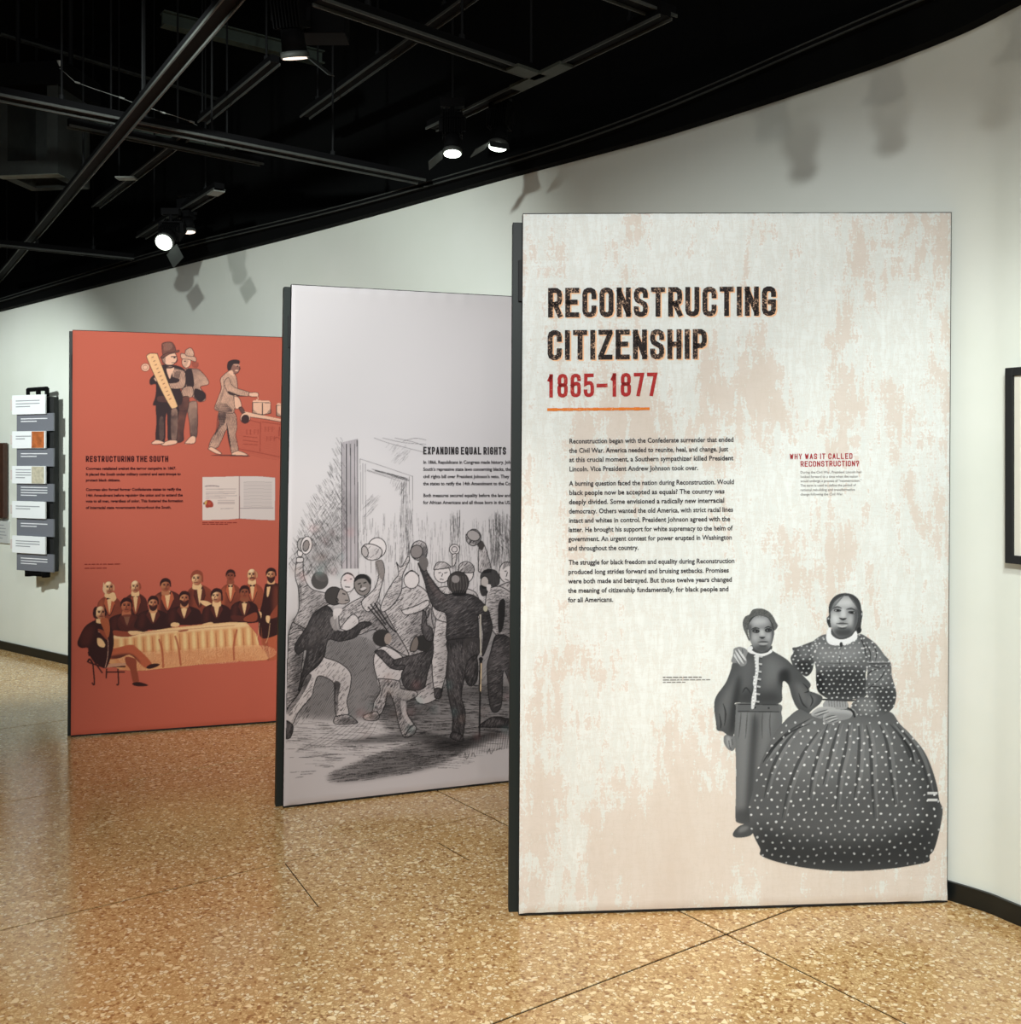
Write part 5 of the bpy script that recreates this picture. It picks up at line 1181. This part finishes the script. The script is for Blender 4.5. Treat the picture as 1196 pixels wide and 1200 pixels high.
track((-8, 287), (156, 304), 2.86, 'lowest track on the far left meeting the curved track', .055, (.3, .7))
track((237, 144), (322, 74), 3.25, 'short paired track under the finned spotlight', .05, (.0, .9))
track((112, 243), (222, 158), 3.05, 'paired track with a small square plate, left of the bright spotlight', .05, (.3, .9))
track((357, 138), (560, -8), 3.3, 'paired track climbing from the middle of the ceiling to the top edge', .055, (.1, .5, .85))
T8 = track((372, 2), (628, 90), 3.03, 'wide black track descending from the top to a tee joint', .065, (.2, .62))
T9 = track((505, 152), (780, 20), 3.03, 'black track right of the tee joint carrying two spotlights', .06, (.12, .5, .88))
track((690, -14), (786, 22), 3.06, 'track at the top right meeting the end of the tee track', .06, (.5,))
TB = track((165, 279), (257, 222), 2.95, 'short track carrying the bright spotlight cluster on the left', .065, (.2, .85))
track((395, 158), (0, 40), 3.9, 'high faint conduit crossing behind the tracks', .03, (.3,))
# tee connector and end plates
c = at_z(633, 90, 3.026); e = (T9[2]-T9[1]).normalized(); e8 = (T8[1]-T8[2]).normalized()
m = MB(); m.m = Matrix.Translation(-c); m.beam(c-e*.16, c+e*.16, .066, .012); m.beam(c, c+e8*.15, .066, .012); o = m.build('tee_plate', mat('olive grey plate', (58, 62, 54), .7), T9[0]); o.location = c-T9[0].location
pl_ = mat('pale plate', (120, 124, 118), .5)
c = at_z(148, 209, 3.04); m = MB(); m.box((-.05, -.03, -.004), (.05, .03, .004)); o = m.build('junction_plate', pl_); tag(o, 'small pale square junction plate under the left paired track', 'plate'); o.location = c
c = TB[2]; m = MB(); m.beam((0, 0, 0), tuple(-TB[3]*.11), .06, .006); o = m.build('end_plate', pl_, TB[0]); o.location = TB[2]-TB[0].location+Vector((0, 0, -.008))

def fixture(px, py, y, aim, label, scale=1.0, barn=(1,), lens=None, drop=.09):
    """a track spotlight: adapter, yoke, finned heat sink, snoot, lens and barn doors; px, py, y = lens centre"""
    L = at_y(px, py, y); D = (Vector(aim)-L).normalized(); q = D.to_track_quat('-Z', 'Y').to_matrix().to_4x4(); s = scale
    top = L-D*.10*s
    r = empty('track_spotlight', (L.x, L.y, L.z)); tag(r, label, 'spotlight', 'track spotlights under the black ceiling')
    def new(): m = MB(); m.m = q.copy(); return m
    new().tube((0, 0, .075*s), (0, 0, .015*s), .032*s, .036*s, 20).build('lamp_head', M_track, r, True)
    new().tube((0, 0, .016*s), (0, 0, .0), .041*s, .041*s, 20, True).build('lens_ring', M_flange, r, True)
    ln = new().tube((0, 0, -.0005), (0, 0, -.003), .036*s, .036*s, 20).build('lens', lens or M_lens, r); ln['label'] = 'glowing lens'
    m = new()
    for i in range(9): x = (-.04+i*.01)*s; m.box((x, -.034*s, .078*s), (x+.0035*s, .034*s, .185*s))
    m.box((-.042*s, -.010*s, .08*s), (.042*s, .010*s, .183*s)); m.build('heat_sink', M_track, r)
    for k in barn:
        m = new(); m.m = q @ Matrix.Rotation(k, 4, 'Z') @ Matrix.Translation((0, .043*s, -.004)) @ Matrix.Rotation(-.75, 4, 'X')
        m.box((-.038*s, 0, -.002), (.038*s, .075*s, .001)); b = m.build('barn_door', M_duct, r)
    c = q.to_3x3() @ Vector((0, 0, .10*s)); m = MB()
    m.beam(c+Vector((-.047*s, 0, 0)), c+Vector((-.047*s, 0, drop)), .006, .02); m.beam(c+Vector((.047*s, 0, 0)), c+Vector((.047*s, 0, drop)), .006, .02); m.beam(c+Vector((-.05*s, 0, drop)), c+Vector((.05*s, 0, drop)), .02, .006); m.tube(c+Vector((0, 0, drop)), c+Vector((0, 0, drop+.05)), .01)
    m.build('yoke', M_track, r); m = MB(); m.box(tuple(c+Vector((-.05, -.018, drop+.04))), tuple(c+Vector((.05, .018, drop+.075)))); m.build('track_adapter', M_track, r)
    return r
fixture(192, 284, 5.7, (-2.0, 3.6, 1.2), 'bright round spotlight facing the visitor, left cluster', 1.25, (2.4,), drop=.06)
fixture(221, 272, 5.95, (-1.6, 5.9, .4), 'finned spotlight behind the bright round one, lens almost edge on', 1.0, (-1.9,), M_dimlens, drop=.06)
fixture(346, 68, 3.7, (-.45, 4.9, -1.0), 'large finned spotlight near the top of the picture with a wide flap', 1.25, (-1.4,), M_dimlens, drop=.05)
fixture(530, 180, 4.35, (-.22, 3.85, 0), 'finned spotlight on the left end of the tee track', 1.0, (-1.57,), drop=.06)
fixture(583, 172, 4.35, (-.35, 3.75, 0), 'spotlight with raised flap, right of the finned one on the tee track', 1.05, (.6, -.8), drop=.06)

# three more spotlights on a track above the frame; the photograph shows their shadows on the wall top
def px_of(x, y, z): return CX+F*x/y, HY-F*(z-EYE)/y
track(px_of(.45, 2.85, 3.05), px_of(1.3, 1.9, 3.05), 3.05, 'track above the picture frame carrying three spotlights, right', .05, (.2, .8))
for x, y, z, lb in ((.70, 2.5, 2.84, 'left spotlight of three on the track above the frame'), (.89, 2.36, 2.86, 'middle spotlight of three on the track above the frame'), (1.07, 2.16, 2.87, 'right spotlight of three on the track above the frame')):
    fixture(*px_of(x, y, z), y, (x+.4, y+.9, 1.2), lb, .9, (.3,), M_dimlens, drop=.05)

# ballast box beside the big spotlight
c = at_y(378, 30, 3.8); m = MB(); m.box((-.09, -.06, -.05), (.09, .06, .06)); o = m.build('driver_box', M_track, bevel=.004); o.location = c; tag(o, 'black driver box beside the large finned spotlight', 'box')
# hanging square duct; its lit underside is put into a lighter rim colour
dz = zat(214, 5.6); c = at_y(52, 214, 5.6)
du = empty('ventilation_duct', (c.x, c.y, dz), -.12); tag(du, 'square hanging black duct with grimy lower rim painted as lit, upper left', 'duct')
m = MB(); a, b, h, t = .17, .16, .46, .06
m.box((-a, -b, 0), (-a+t, b, h)); m.box((a-t, -b, 0), (a, b, h)); m.box((-a+t, -b, 0), (a-t, -b+t, h*.16)); m.box((-a+t, b-t, 0), (a-t, b, h)); m.build('duct_wall', M_duct, du)
MB().box((-a-.004, -b-.004, -.004), (a+.004, -b+t, .0)).build('lower_rim', mat('grimy rim painted lit', (96, 100, 88), .7, vary=.6, bscale=18), du)  # paler than the duct walls: light on the underside is painted in
MB().box((-a-.05, -b-.02, h), (a+.05, b+.02, h+.12)).build('duct_collar', M_void, du)
m = MB(); m.tube((-a+.02, 0, h+.12), (-a+.02, 0, 4.72-dz), .012); m.tube((a-.02, 0, h+.12), (a-.02, 0, 4.72-dz), .012); m.build('hanger_post', M_rod, du)
# pale joists far up
for a, b, w, z, lb in (((190, 22), (470, 92), .07, 3.95, 'pale green grey steel joist near the top, behind the spotlight'), ((-10, 118), (290, 172), .08, 3.6, 'pale green grey steel joist behind the double track, left')):
    p, q = at_z(*a, z), at_z(*b, z); m = MB(); m.beam((0, 0, 0), q-p, .02, w); m.beam((0, 0, w/2), (q-p)+Vector((0, 0, w/2)), .07, .008); m.beam((0, 0, -w/2), (q-p)+Vector((0, 0, -w/2)), .07, .008)
    o = m.build('ceiling_joist', M_beam); o.location = p; tag(o, lb, 'joist', 'pale joists under the ceiling')
# safety cables with hooks
for pts, lb in (([(70, 80), (88, 96), (110, 104), (128, 110), (140, 114), (155, 120)], 'thin steel safety cable sagging left of the longest track'), ([(174, 126), (188, 131), (205, 136), (222, 142), (231, 147)], 'thin steel safety cable right of the longest track')):
    P_ = [at_y(x, y, 4.45) for x, y in pts]; m = MB(); o0 = P_[0]; m.path([p-o0 for p in P_], .0013, 6)
    for k in (1, -2): m.tube(P_[k]-o0, P_[k]-o0+Vector((.02, 0, -.006)), .004, n=8)
    m.tube(P_[0]-o0+Vector((0, 0, .01)), P_[0]-o0+Vector((0, 0, .03)), .003, .012, 8)
    o = m.build('safety_cable', M_steel); o.location = o0; tag(o, lb, 'cable')
